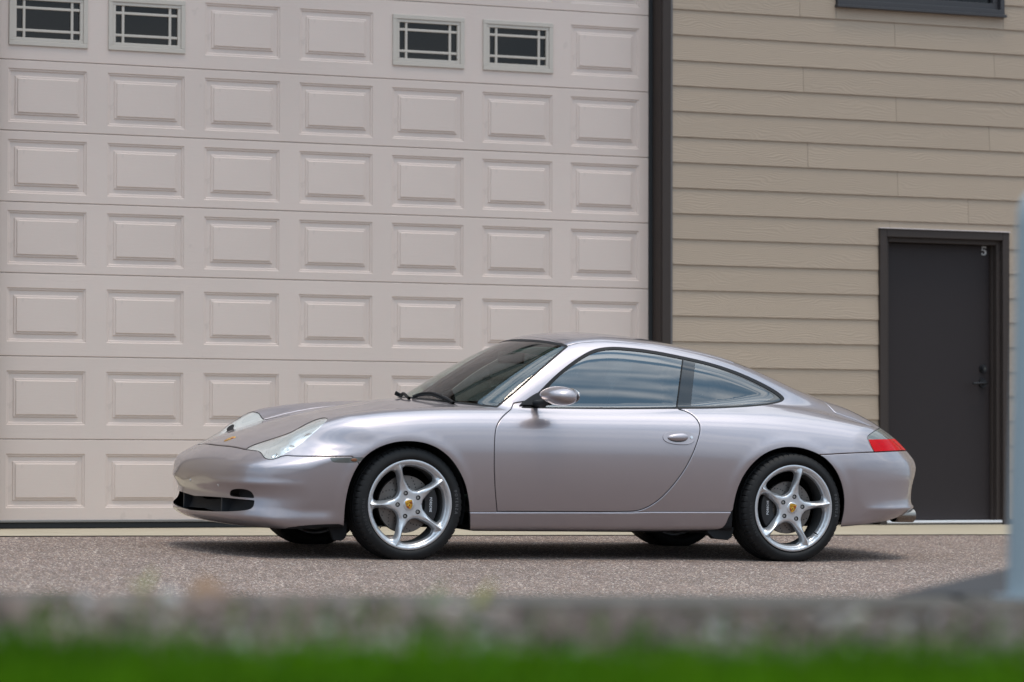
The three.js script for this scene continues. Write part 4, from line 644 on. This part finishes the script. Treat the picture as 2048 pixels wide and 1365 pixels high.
// ---------------------------------------------------------------- mirrors, handles, wipers, pipes, flaps
const planeAt = (px, py, z) => { const d = carRay(px, py); return EYE.clone().addScaledVector(d, (z - EYE.z) / d.z); };
{
  const mc = planeAt(1117, 793.5, 0.905), g = new THREE.SphereGeometry(1, 56, 40), p = g.attributes.position;
  for (let i = 0; i < p.count; i++) {
    let x = p.getX(i), y = p.getY(i), z = p.getZ(i); const q = (v, e) => Math.sign(v) * Math.pow(Math.abs(v), e);
    x = q(x, 0.86); y = q(y, 0.9); z = q(z, 0.9); const back = smooth(0.55, 1, x); x -= 0.16 * back;                    // flattened where the glass sits
    y *= 1 - 0.26 * smooth(0.1, -1, x) ; y += (x < 0 ? 0.10 * x * x : 0); if (y < 0) y *= 0.86 + 0.1 * x;
    p.setXYZ(i, x * 0.090, y * 0.0575, z * 0.118);
  }
  g.computeVertexNormals(); g.rotateY(0.22); g.rotateZ(-0.03); g.translate(mc.x, mc.y, mc.z);
  const foot = planeAt(1066, 812, 0.74), f = new THREE.Shape(); f.moveTo(-0.06, -0.012); f.lineTo(0.09, -0.012); f.quadraticCurveTo(0.092, 0.015, 0.08, 0.035); f.lineTo(0.06, 0.062); f.quadraticCurveTo(0.02, 0.045, -0.06, -0.012);
  const sail = new THREE.ExtrudeGeometry(f, { depth: 0.03, bevelEnabled: true, bevelSize: 0.006, bevelThickness: 0.008, bevelSegments: 3 }); sail.rotateX(-0.42); sail.translate(foot.x + 0.005, foot.y, foot.z - 0.082);
  const arm = new THREE.TubeGeometry(new THREE.CatmullRomCurve3([V3(foot.x + 0.035, foot.y + 0.012, foot.z - 0.05), V3(foot.x + 0.045, foot.y + 0.018, foot.z + 0.05), V3(mc.x - 0.025, mc.y - 0.03, mc.z - 0.05)]), 20, 0.019, 14); arm.scale(1, 1, 1);
  const glassG = new THREE.SphereGeometry(1, 32, 20); glassG.scale(0.004, 0.044, 0.094); glassG.rotateY(0.22); glassG.translate(mc.x + 0.076, mc.y + 0.004, mc.z - 0.016);
  for (const s of [1, -1]) {
    const m = new THREE.Group(); m.name = 'wing_mirror'; car.add(m);
    part('housing', sided(g, s), paint, m); part('sail', sided(plain(sail), s), guardM, m); part('arm', sided(plain(arm), s), guardM, m); part('mirror_glass', sided(glassG, s), chrome, m);
  }
}
{
  const hc = carHit(1357.5, 876.2), n = gradBody(hc.x, hc.y, hc.z).normalize(), up = V3(0, 1, 0).addScaledVector(n, -n.y).normalize(), r = new THREE.Vector3().crossVectors(up, n), B = (dx, dy, dn) => new THREE.Matrix4().makeBasis(r, up, n).setPosition(hc.clone().addScaledVector(r, dx).addScaledVector(up, dy).addScaledVector(n, dn));
  const egg = (w, h, k) => { const s = new THREE.Shape(), N = 48; for (let i = 0; i <= N; i++) { const t = i / N * 2 * Math.PI, c = Math.cos(t), q = Math.sin(t), e = 0.82, x = w * Math.sign(c) * Math.pow(Math.abs(c), e), y = h * Math.sign(q) * Math.pow(Math.abs(q), e) * (1 + k * c); i ? s.lineTo(x, y) : s.moveTo(x, y); } return s; };
  const seam = new THREE.ExtrudeGeometry(egg(0.0975, 0.0405, 0.12), { depth: 0.001, bevelEnabled: false, curveSegments: 24 }); seam.applyMatrix4(B(0, 0, 0.0002));
  const plate = new THREE.ExtrudeGeometry(egg(0.0955, 0.0385, 0.12), { depth: 0.001, bevelEnabled: true, bevelSize: 0.0015, bevelThickness: 0.0015, bevelSegments: 3 }); plate.applyMatrix4(B(0, 0, 0.0012));
  const pocket = new THREE.SphereGeometry(1, 40, 20); pocket.scale(0.066, 0.0265, 0.004); pocket.applyMatrix4(B(-0.008, -0.003, 0.002));
  const bar = new THREE.SphereGeometry(1, 44, 28), bp = bar.attributes.position; for (let i = 0; i < bp.count; i++) { let x = bp.getX(i), y = bp.getY(i), z = bp.getZ(i); x = Math.sign(x) * Math.pow(Math.abs(x), 0.8); bp.setXYZ(i, x * 0.063, y * 0.0225 * (1 + 0.15 * x) + 0.003 * x, z * 0.018); } bar.computeVertexNormals(); bar.applyMatrix4(B(-0.006, 0.001, 0.006));
  const lock = new THREE.CylinderGeometry(0.0085, 0.009, 0.004, 24); lock.rotateX(Math.PI / 2); lock.applyMatrix4(B(0.078, 0.003, 0.0045));
  for (const s of [1, -1]) { const h = new THREE.Group(); h.name = 'door_handle'; car.add(h); part('seam', sided(plain(seam), s), blackTrim, h); part('plate', sided(plain(plate), s), paint, h); part('pocket', sided(pocket, s), blackGloss, h); part('grip', sided(bar, s), paint, h); part('lock', sided(plain(lock), s), satin, h); }
}
{
  const on = (px, py, o) => { const h = carHit(px, py + 2); if (!h || h.z < -0.5) return planeAt(px, py, -0.12); return h.addScaledVector(gradBody(h.x, h.y, h.z).normalize(), o); };
  const tube = (pts, r) => new THREE.TubeGeometry(new THREE.CatmullRomCurve3(pts), 30, r, 8);
  for (const [pts, lay] of [[[[826, 796.5, 0.012], [838, 794, 0.018], [853, 792, 0.02], [869, 793, 0.022], [890, 800, 0.016], [907, 807, 0.008]], 0], [[[791, 785.5, 0.03], [800, 790, 0.03], [808, 794, 0.024], [818, 798, 0.008]], 0]]) {
    const w = new THREE.Group(); w.name = 'wiper'; car.add(w); const q = pts.map(([x, y, o]) => on(x, y, o)).filter(Boolean); if (q.length < 3) continue;
    part('arm', tube(q, 0.0095), blackTrim, w); part('blade', tube(q.slice(0, -1).map((v) => v.clone().add(V3(-0.004, -0.008, 0))), 0.006), rubber, w);
  }
  // exhaust tips
  const c0 = planeAt(1803, 1031, 0.53);
  for (const s of [1, -1]) { const t = new THREE.LatheGeometry([[0.040, 0], [0.044, -0.004], [0.045, 0.01], [0.046, 0.12], [0.043, 0.122], [0.041, 0.115], [0.040, 0.03]].map(([r, y]) => new THREE.Vector2(r, y)), 40); t.rotateZ(-Math.PI / 2); t.scale(1, 0.92, 1.25); t.translate(c0.x - 0.052, c0.y, c0.z); part('exhaust_tip', sided(t, s), std(0.26, 0.235, 0.21, 0.25, { metalness: 1 }), car); const inside = new THREE.CylinderGeometry(0.038, 0.038, 0.005, 24); inside.rotateZ(Math.PI / 2); inside.scale(1, 0.92, 1.25); inside.translate(c0.x - 0.02, c0.y, c0.z); part('exhaust_bore', sided(inside, s), blackMatte, car); }
  // flaps ahead of the wheels and the pan under the car
  for (const s of [1, -1]) {
    const f = new THREE.Shape(); f.moveTo(-0.12, 0.03); f.lineTo(0, 0.03); f.lineTo(0, -0.03); f.quadraticCurveTo(-0.01, -0.062, -0.035, -0.064); f.lineTo(-0.075, -0.06); f.quadraticCurveTo(-0.085, -0.02, -0.12, 0.03);
    const at = planeAt(690, 1058, 0.66), g = new THREE.ExtrudeGeometry(f, { depth: 0.02, bevelEnabled: true, bevelSize: 0.002, bevelThickness: 0.003, bevelSegments: 2 }); g.translate(at.x, at.y, at.z); part('air_guide', sided(plain(g), s), guardM, car);
    const r = new THREE.Shape(); r.moveTo(-0.13, 0.02); r.lineTo(0.03, 0.03); r.lineTo(0.02, -0.02); r.lineTo(-0.005, -0.036); r.lineTo(-0.085, -0.03); r.lineTo(-0.13, 0.005); const q = planeAt(1449, 1066, 0.72), k = new THREE.ExtrudeGeometry(r, { depth: 0.05, bevelEnabled: true, bevelSize: 0.004, bevelThickness: 0.004, bevelSegments: 2 }); k.translate(q.x, q.y, q.z); part('jack_guard', sided(plain(k), s), guardM, car);
  }
  part('floor_pan', join([rbox(-0.45, 2.6, 0.172, 0.20, -0.50, 0.50, 0.01), rbox(0.45, 1.95, 0.152, 0.19, -0.66, 0.66, 0.01), rbox(2.45, 2.95, 0.175, 0.28, -0.34, 0.34, 0.03)]), blackMatte, car);
}
// ---------------------------------------------------------------- cabin
{
  const leather = std(0.030, 0.030, 0.032, 0.55), dashM = std(0.022, 0.022, 0.024, 0.65), c = new THREE.Group(); c.name = 'cabin'; car.add(c);
  for (const s of [1, -1]) {
    const back = rbox(-0.07, 0.07, 0, 0.60, -0.24, 0.24, 0.06, 4); back.rotateZ(-0.32); back.translate(1.42, 0.44, s * 0.36); const head = rbox(-0.045, 0.045, 0, 0.2, -0.12, 0.12, 0.04, 4); head.rotateZ(-0.25); head.translate(1.60, 0.965, s * 0.36); const base = rbox(0.95, 1.45, 0.34, 0.48, s * 0.36 - 0.25, s * 0.36 + 0.25, 0.06, 4);
    part('seat', join([back, head, base]), leather, c);
    part('door_lining', rbox(0.62, 1.72, 0.40, 0.835, s * 0.695 - 0.03, s * 0.695 + 0.015, 0.012), dashM, c);
  }
  part('dashboard', join([rbox(0.34, 0.86, 0.60, 0.835, -0.63, 0.63, 0.05, 4), rbox(0.66, 0.88, 0.78, 0.90, 0.16, 0.56, 0.045, 4)]), dashM, c);
  const wheelG = new THREE.TorusGeometry(0.178, 0.016, 14, 48), spokeG = rbox(-0.17, 0.17, -0.02, 0.02, -0.01, 0.01, 0.008), hubG = new THREE.CylinderGeometry(0.06, 0.07, 0.05, 24); hubG.rotateX(Math.PI / 2); const sw = join([wheelG, spokeG, hubG]); sw.rotateY(Math.PI / 2); sw.rotateZ(-0.42); sw.translate(0.98, 0.84, 0.36); part('steering_wheel', sw, dashM, c);
  part('cabin_floor', box(0.3, 2.4, 0.26, 0.30, -0.66, 0.66), dashM, c); part('rear_shelf', rbox(1.9, 2.75, 0.62, 0.80, -0.52, 0.52, 0.04), dashM, c);
  const rm = planeAt(1019, 715, 0.0), rv = rbox(-0.012, 0.012, -0.033, 0.033, -0.12, 0.12, 0.012, 3); rv.rotateY(0.25); rv.translate(rm.x, rm.y, 0.02); const mm = part('inside_mirror', rv, dashM, c); const st = new THREE.CylinderGeometry(0.008, 0.01, 0.03, 10); st.translate(rm.x - 0.005, rm.y + 0.04, 0.015); part('mirror_stalk', st, dashM, mm);
}
// house number on the entry door
{ const [d, at] = globalThis.numberSpot, g = new TextGeometry('5', { font: await new FontLoader().loadAsync('fonts/droid/droid_serif_bold.typeface.json'), size: 0.064, depth: 0.004, curveSegments: 8 }); g.center(); g.translate(at.x, at.y, 0.0475); part('number', g, std(0.48, 0.48, 0.48, 0.45), d); }
// ---------------------------------------------------------------- raised lawn between the camera and the drive: kerb, gravel strip, grass, a post
const FWD = V3(-CAM_B.x, 0, -CAM_B.z).normalize(), RGT = V3(-FWD.z, 0, FWD.x);
const bank = (X, Z, y) => V3(CAM.x + FWD.x * Z + RGT.x * X, CAM.y + y, CAM.z + FWD.z * Z + RGT.z * X);
function prism(ring, top0, foot, mat, name, label, category, kind) {       // an upright block over a plan [X, Z] outline
  const s = new THREE.Shape(ring.map(([X, Z]) => { const p = bank(X, Z, 0); return new THREE.Vector2(p.x, -p.z); })), g = new THREE.ExtrudeGeometry(s, { depth: top0 - foot, bevelEnabled: false }); g.rotateX(-Math.PI / 2); g.translate(0, CAM.y + foot, 0);
  return top(name, uvBox(g), mat, label, category, null, kind);
}
const soil = std(0.055, 0.045, 0.036, 0.95, { bumpMap: concreteBump, bumpScale: 0.012 });
prism([[-7, 1.2], [7, 1.2], [7, 8.25], [-7, 8.25]], -0.345, -1.35, soil, 'lawn_bank', 'low earth bank under the lawn', 'ground', 'structure');
{
  const timber = dataTex(256, 512, (u, v) => { const k = 0.75 + 0.2 * tileNoise(u, v, 40, 3, 3) + 0.15 * tileNoise(u, v, 6, 4, 3, 4); return [0.9 * k, 0.86 * k, 0.82 * k]; }, { srgb: true, repeat: [3, 0.5] });
  const kerbM = std(0.070, 0.064, 0.058, 0.9, { map: concreteTone, bumpMap: concreteBump, bumpScale: 0.004 }), darkM = std(0.024, 0.021, 0.021, 0.95, { bumpMap: concreteBump, bumpScale: 0.005 });
  const k = thing('concrete_kerb', 'grey concrete kerb along the edge of the raised lawn', 'kerb');
  const cutsX = [-7, -4.9, -2.9, -0.95, 1.02, 3.0, 5, 7];
  for (let i = 0; i + 1 < cutsX.length; i++) { const a = cutsX[i] + 0.004, b = cutsX[i + 1] - 0.004, L0 = b - a, c = bank((a + b) / 2, 8.55, 0), g = new RoundedBoxGeometry(L0, 1.06, 0.58, 3, 0.025); const o = part('kerb_block', uvBox(g), kerbM, k); o.position.set(c.x, CAM.y - 0.298 - 0.53 + 0.002 * (i % 3), c.z); o.rotation.y = Math.atan2(-RGT.z, RGT.x); }
  prism([[0.88, 8.86], [1.50, 11.4], [4.6, 11.4], [4.6, 8.86]], -0.296, -1.3, darkM, 'dark_ramp', 'dark grey raised slab behind the kerb beside the post', 'slab');
}
// stones along the kerb in a low ridge, thicker towards one end
const gravelY = (X, Z) => { const left = smooth(0.25, -0.25, X); return -0.29 + (0.052 + 0.02 * left + 0.012 * fbm(X * 3, 2, Z, 2)) * Math.exp(-(((Z - 5.6) / 0.5) ** 2)) + left * 0.02 * smooth(6, 8, Z) - 0.045 * smooth(6.2, 8, Z); };
{ const g = new THREE.PlaneGeometry(3.6, 3.4, 72, 60), p = g.attributes.position; for (let i = 0; i < p.count; i++) { const X = p.getX(i), Z = 6.6 + p.getY(i), w = bank(X, Z, gravelY(X, Z)); p.setXYZ(i, w.x, w.y, w.z); } g.computeVertexNormals(); top('gravel_bed', g, soil, 'earth under the gravel strip', 'ground', null, 'structure'); }
{
  const g = new THREE.IcosahedronGeometry(1, 2), p = g.attributes.position; for (let i = 0; i < p.count; i++) { const x = p.getX(i), y = p.getY(i), z = p.getZ(i), k = 1 + 0.28 * noise3.noise(x * 1.3 + 4, y * 1.3, z * 1.3); p.setXYZ(i, x * k, y * k * 0.72, z * k); } g.computeVertexNormals();
  const N = 6500, m = new THREE.InstancedMesh(g, std(1, 1, 1, 0.9), N), q = new THREE.Matrix4(), e = new THREE.Euler(), c = new THREE.Color(); m.name = 'gravel'; m.castShadow = m.receiveShadow = true;
  for (let i = 0; i < N; i++) {
    const X = -1.7 + 3.4 * rnd(), left = smooth(0.25, -0.25, X), near = rnd() < 0.7, Z = near ? 5.05 + 1.2 * rnd() : 6.2 + 2.0 * rnd(), s = 0.007 + 0.016 * rnd() * rnd(), h = gravelY(X, Z) + s * 0.35 + 0.012 * rnd() * rnd(), at = bank(X, Z, h);
    q.makeRotationFromEuler(e.set(rnd() * 6, rnd() * 6, rnd() * 6)).scale(V3(s, s, s)).setPosition(at); m.setMatrixAt(i, q); const t = rnd(), k = (0.7 + 0.5 * rnd()) * (0.62 + 0.38 * left); t < 0.45 ? c.setRGB(0.17 * k, 0.125 * k, 0.105 * k) : t < 0.72 ? c.setRGB(0.20 * k, 0.175 * k, 0.15 * k) : t < 0.97 ? c.setRGB(0.09 * k, 0.068 * k, 0.058 * k) : c.setRGB(0.34 * k, 0.33 * k, 0.32 * k); m.setColorAt(i, c);
  }
  tag(m, 'mixed grey and pink gravel between the lawn and the kerb', 'gravel', null, 'stuff'); scene.add(m);
}
// a few pale larger stones that show through the blur
for (const [px, py, Z, r, label] of [[1715, 1262, 5.9, 0.024, 'pale beige stone alone in the grass edge before the grey kerb'], [650, 1228, 5.9, 0.02, 'pale grey stone on the gravel left of the weeds'], [895, 1245, 5.8, 0.02, 'pale grey stone lying below the green weed'], [165, 1240, 5.8, 0.022, 'pinkish white stone on the gravel near the lawn end']]) {
  const g = new THREE.IcosahedronGeometry(r, 3), p = g.attributes.position, ox = px * 0.1; for (let i = 0; i < p.count; i++) { const x = p.getX(i) / r, y = p.getY(i) / r, z = p.getZ(i) / r, k = 1 + 0.25 * noise3.noise(x * 1.2 + ox, y * 1.2, z * 1.2); p.setXYZ(i, p.getX(i) * k * 1.25, p.getY(i) * k * 0.8, p.getZ(i) * k); } g.computeVertexNormals();
  const d = rayOf(px, py), at = CAM.clone().addScaledVector(d, Z / d.dot(FWD)); at.y = CAM.y + gravelY((px - CX) / F_PX * Z, Z) + r * 0.6; g.translate(at.x, at.y, at.z); top('stone', g, std(0.30, 0.28, 0.26, 0.9), label, 'stone', 'larger stones by the lawn');
}
{ // grass
  const blade = new THREE.BufferGeometry(), P = [], ix = [], n = 4; for (let i = 0; i <= n; i++) { const t = i / n, w = 0.0024 * (1 - t * t), b = 0.35 * t * t; P.push(-w, t, b, w, t, b); if (i) { const k = 2 * i; ix.push(k - 2, k - 1, k, k, k - 1, k + 1); } } blade.setAttribute('position', new THREE.Float32BufferAttribute(P, 3)); blade.setIndex(ix); blade.computeVertexNormals();
  const N = 34000, m = new THREE.InstancedMesh(blade, phys(1, 1, 1, 1, { transmission: 0.3, thickness: 0, specularIntensity: 0.1, side: THREE.DoubleSide }), N), q = new THREE.Matrix4(), e = new THREE.Euler(), c = new THREE.Color(); m.name = 'grass'; m.castShadow = m.receiveShadow = true;
  for (let i = 0; i < N; i++) {
    const X = -1.15 + 2.3 * rnd(), Z = 3.0 + 2.45 * rnd(), edge = 4.95 + 0.35 * fbm(X * 2.6, 1, 5, 3); const far = Z > edge; if (far && rnd() > 0.07) { i--; continue; }
    const h = (0.036 + 0.048 * rnd()) * (far ? 0.7 : 1) * (1 + 0.3 * fbm(X * 3, 9, Z * 3, 2)), at = bank(X, Z, Math.max(-0.287, gravelY(X, Z)) - 0.004);
    q.makeRotationFromEuler(e.set((rnd() - 0.5) * 0.7, rnd() * 6.283, (rnd() - 0.5) * 0.7)).scale(V3(1.5, h, h)).setPosition(at); m.setMatrixAt(i, q); const k = 0.65 + 0.7 * rnd(), y = rnd(); { const pt = clamp(0.5 + 1.4 * fbm(X * 1.8, 6, Z * 1.8, 3)); c.setRGB((0.026 + 0.02 * y + 0.034 * pt) * k, (0.095 + 0.085 * pt) * k, 0.002 * k); }; m.setColorAt(i, c);
  }
  tag(m, 'short bright green lawn grass along the near edge', 'grass', null, 'stuff'); scene.add(m);
  top('lawn', sheet(-1, 1, -1, 1, 1, 1, () => 0), std(0.022, 0.06, 0.002, 1), 'green lawn ground under the grass', 'lawn', null, 'structure');
  const lawn = scene.children[scene.children.length - 1], ctr = bank(0, 3.1, -0.2875); lawn.scale.set(6.8, 1, 1.9); lawn.position.copy(ctr); lawn.rotation.y = Math.atan2(-RGT.z, RGT.x);
}
// weeds and a dry leaf on the gravel
function weed(px, py, Z, h, tint, label) {
  const t = thing('weed', label, 'weed', 'weeds in the gravel'), d = rayOf(px, py), at = CAM.clone().addScaledVector(d, Z / d.dot(FWD)), y0 = gravelY((px - CX) / F_PX * Z, Z) - 0.002; t.position.set(at.x, CAM.y + y0, at.z);
  const mat = phys(...tint, 0.7, { transmission: 0.35, thickness: 0, side: THREE.DoubleSide });
  for (let k = 0; k < 9; k++) { const s = new THREE.Shape(); s.moveTo(0, 0); s.quadraticCurveTo(0.012, 0.02, 0, 0.055); s.quadraticCurveTo(-0.012, 0.02, 0, 0); const g = new THREE.ShapeGeometry(s, 6), p = g.attributes.position; for (let i = 0; i < p.count; i++) p.setZ(i, 0.25 * p.getY(i) ** 2 / 0.05); const l = part('leaf', g, mat, t); l.position.y = h * (0.15 + 0.85 * k / 9); l.rotation.set(0.5 + 0.4 * rnd(), rnd() * 6.28, 0, 'YXZ'); const f = 0.7 + 0.5 * rnd(); l.scale.set(f, f, f); }
  const st = new THREE.CylinderGeometry(0.0015, 0.0025, h, 6); st.translate(0, h / 2, 0); part('stem', st, std(...tint.map((v) => v * 0.7), 0.8), t);
}
weed(290, 1200, 6.4, 0.085, [0.22, 0.26, 0.05], 'small yellow green weed near the far end of the gravel');
weed(862, 1215, 6.2, 0.06, [0.10, 0.26, 0.02], 'bright green weed beside the pale grey stone');
weed(958, 1228, 6.2, 0.05, [0.24, 0.24, 0.05], 'yellowish weed beside the bright green weed');
{ const s = new THREE.Shape(); s.moveTo(0, -0.035); s.quadraticCurveTo(0.04, -0.01, 0.03, 0.02); s.quadraticCurveTo(0.01, 0.03, 0, 0.05); s.quadraticCurveTo(-0.01, 0.03, -0.03, 0.02); s.quadraticCurveTo(-0.04, -0.01, 0, -0.035); const g = new THREE.ExtrudeGeometry(s, { depth: 0.001, bevelEnabled: false }), p = g.attributes.position; for (let i = 0; i < p.count; i++) p.setZ(i, p.getZ(i) + 6 * p.getX(i) ** 2); g.rotateX(-0.5); const d = rayOf(417, 1203), at = CAM.clone().addScaledVector(d, 6.2 / d.dot(FWD)); g.translate(at.x, at.y, at.z); g.computeVertexNormals(); top('fallen_leaf', g, std(0.21, 0.12, 0.06, 0.8), 'orange brown dry leaf lying on the gravel', 'leaf'); }
{ // post at the right
  const t = thing('post', 'pale blue grey round post standing on the kerb', 'post'), r = 0.064, H = 0.93, base = bank(1.172, 8.6, -0.299); t.position.copy(base); t.rotation.z = -0.0; t.rotateOnAxis(FWD, 0.03);
  const sh = new THREE.LatheGeometry([[0.0001, H], [r * 0.45, H - 0.006], [r * 0.8, H - 0.026], [r * 0.97, H - 0.055], [r, H - 0.09], [r, 0.02], [r * 1.02, 0.0]].map(([a, b]) => new THREE.Vector2(a, b)), 40); part('shaft', sh, std(0.27, 0.325, 0.355, 0.5), t);
  const fl = new THREE.CylinderGeometry(r * 1.5, r * 1.5, 0.008, 32); fl.translate(0, 0.004, 0); part('base_plate', fl, std(0.3, 0.33, 0.35, 0.5, { metalness: 0.5 }), t);
}
renderer.render(scene, camera);
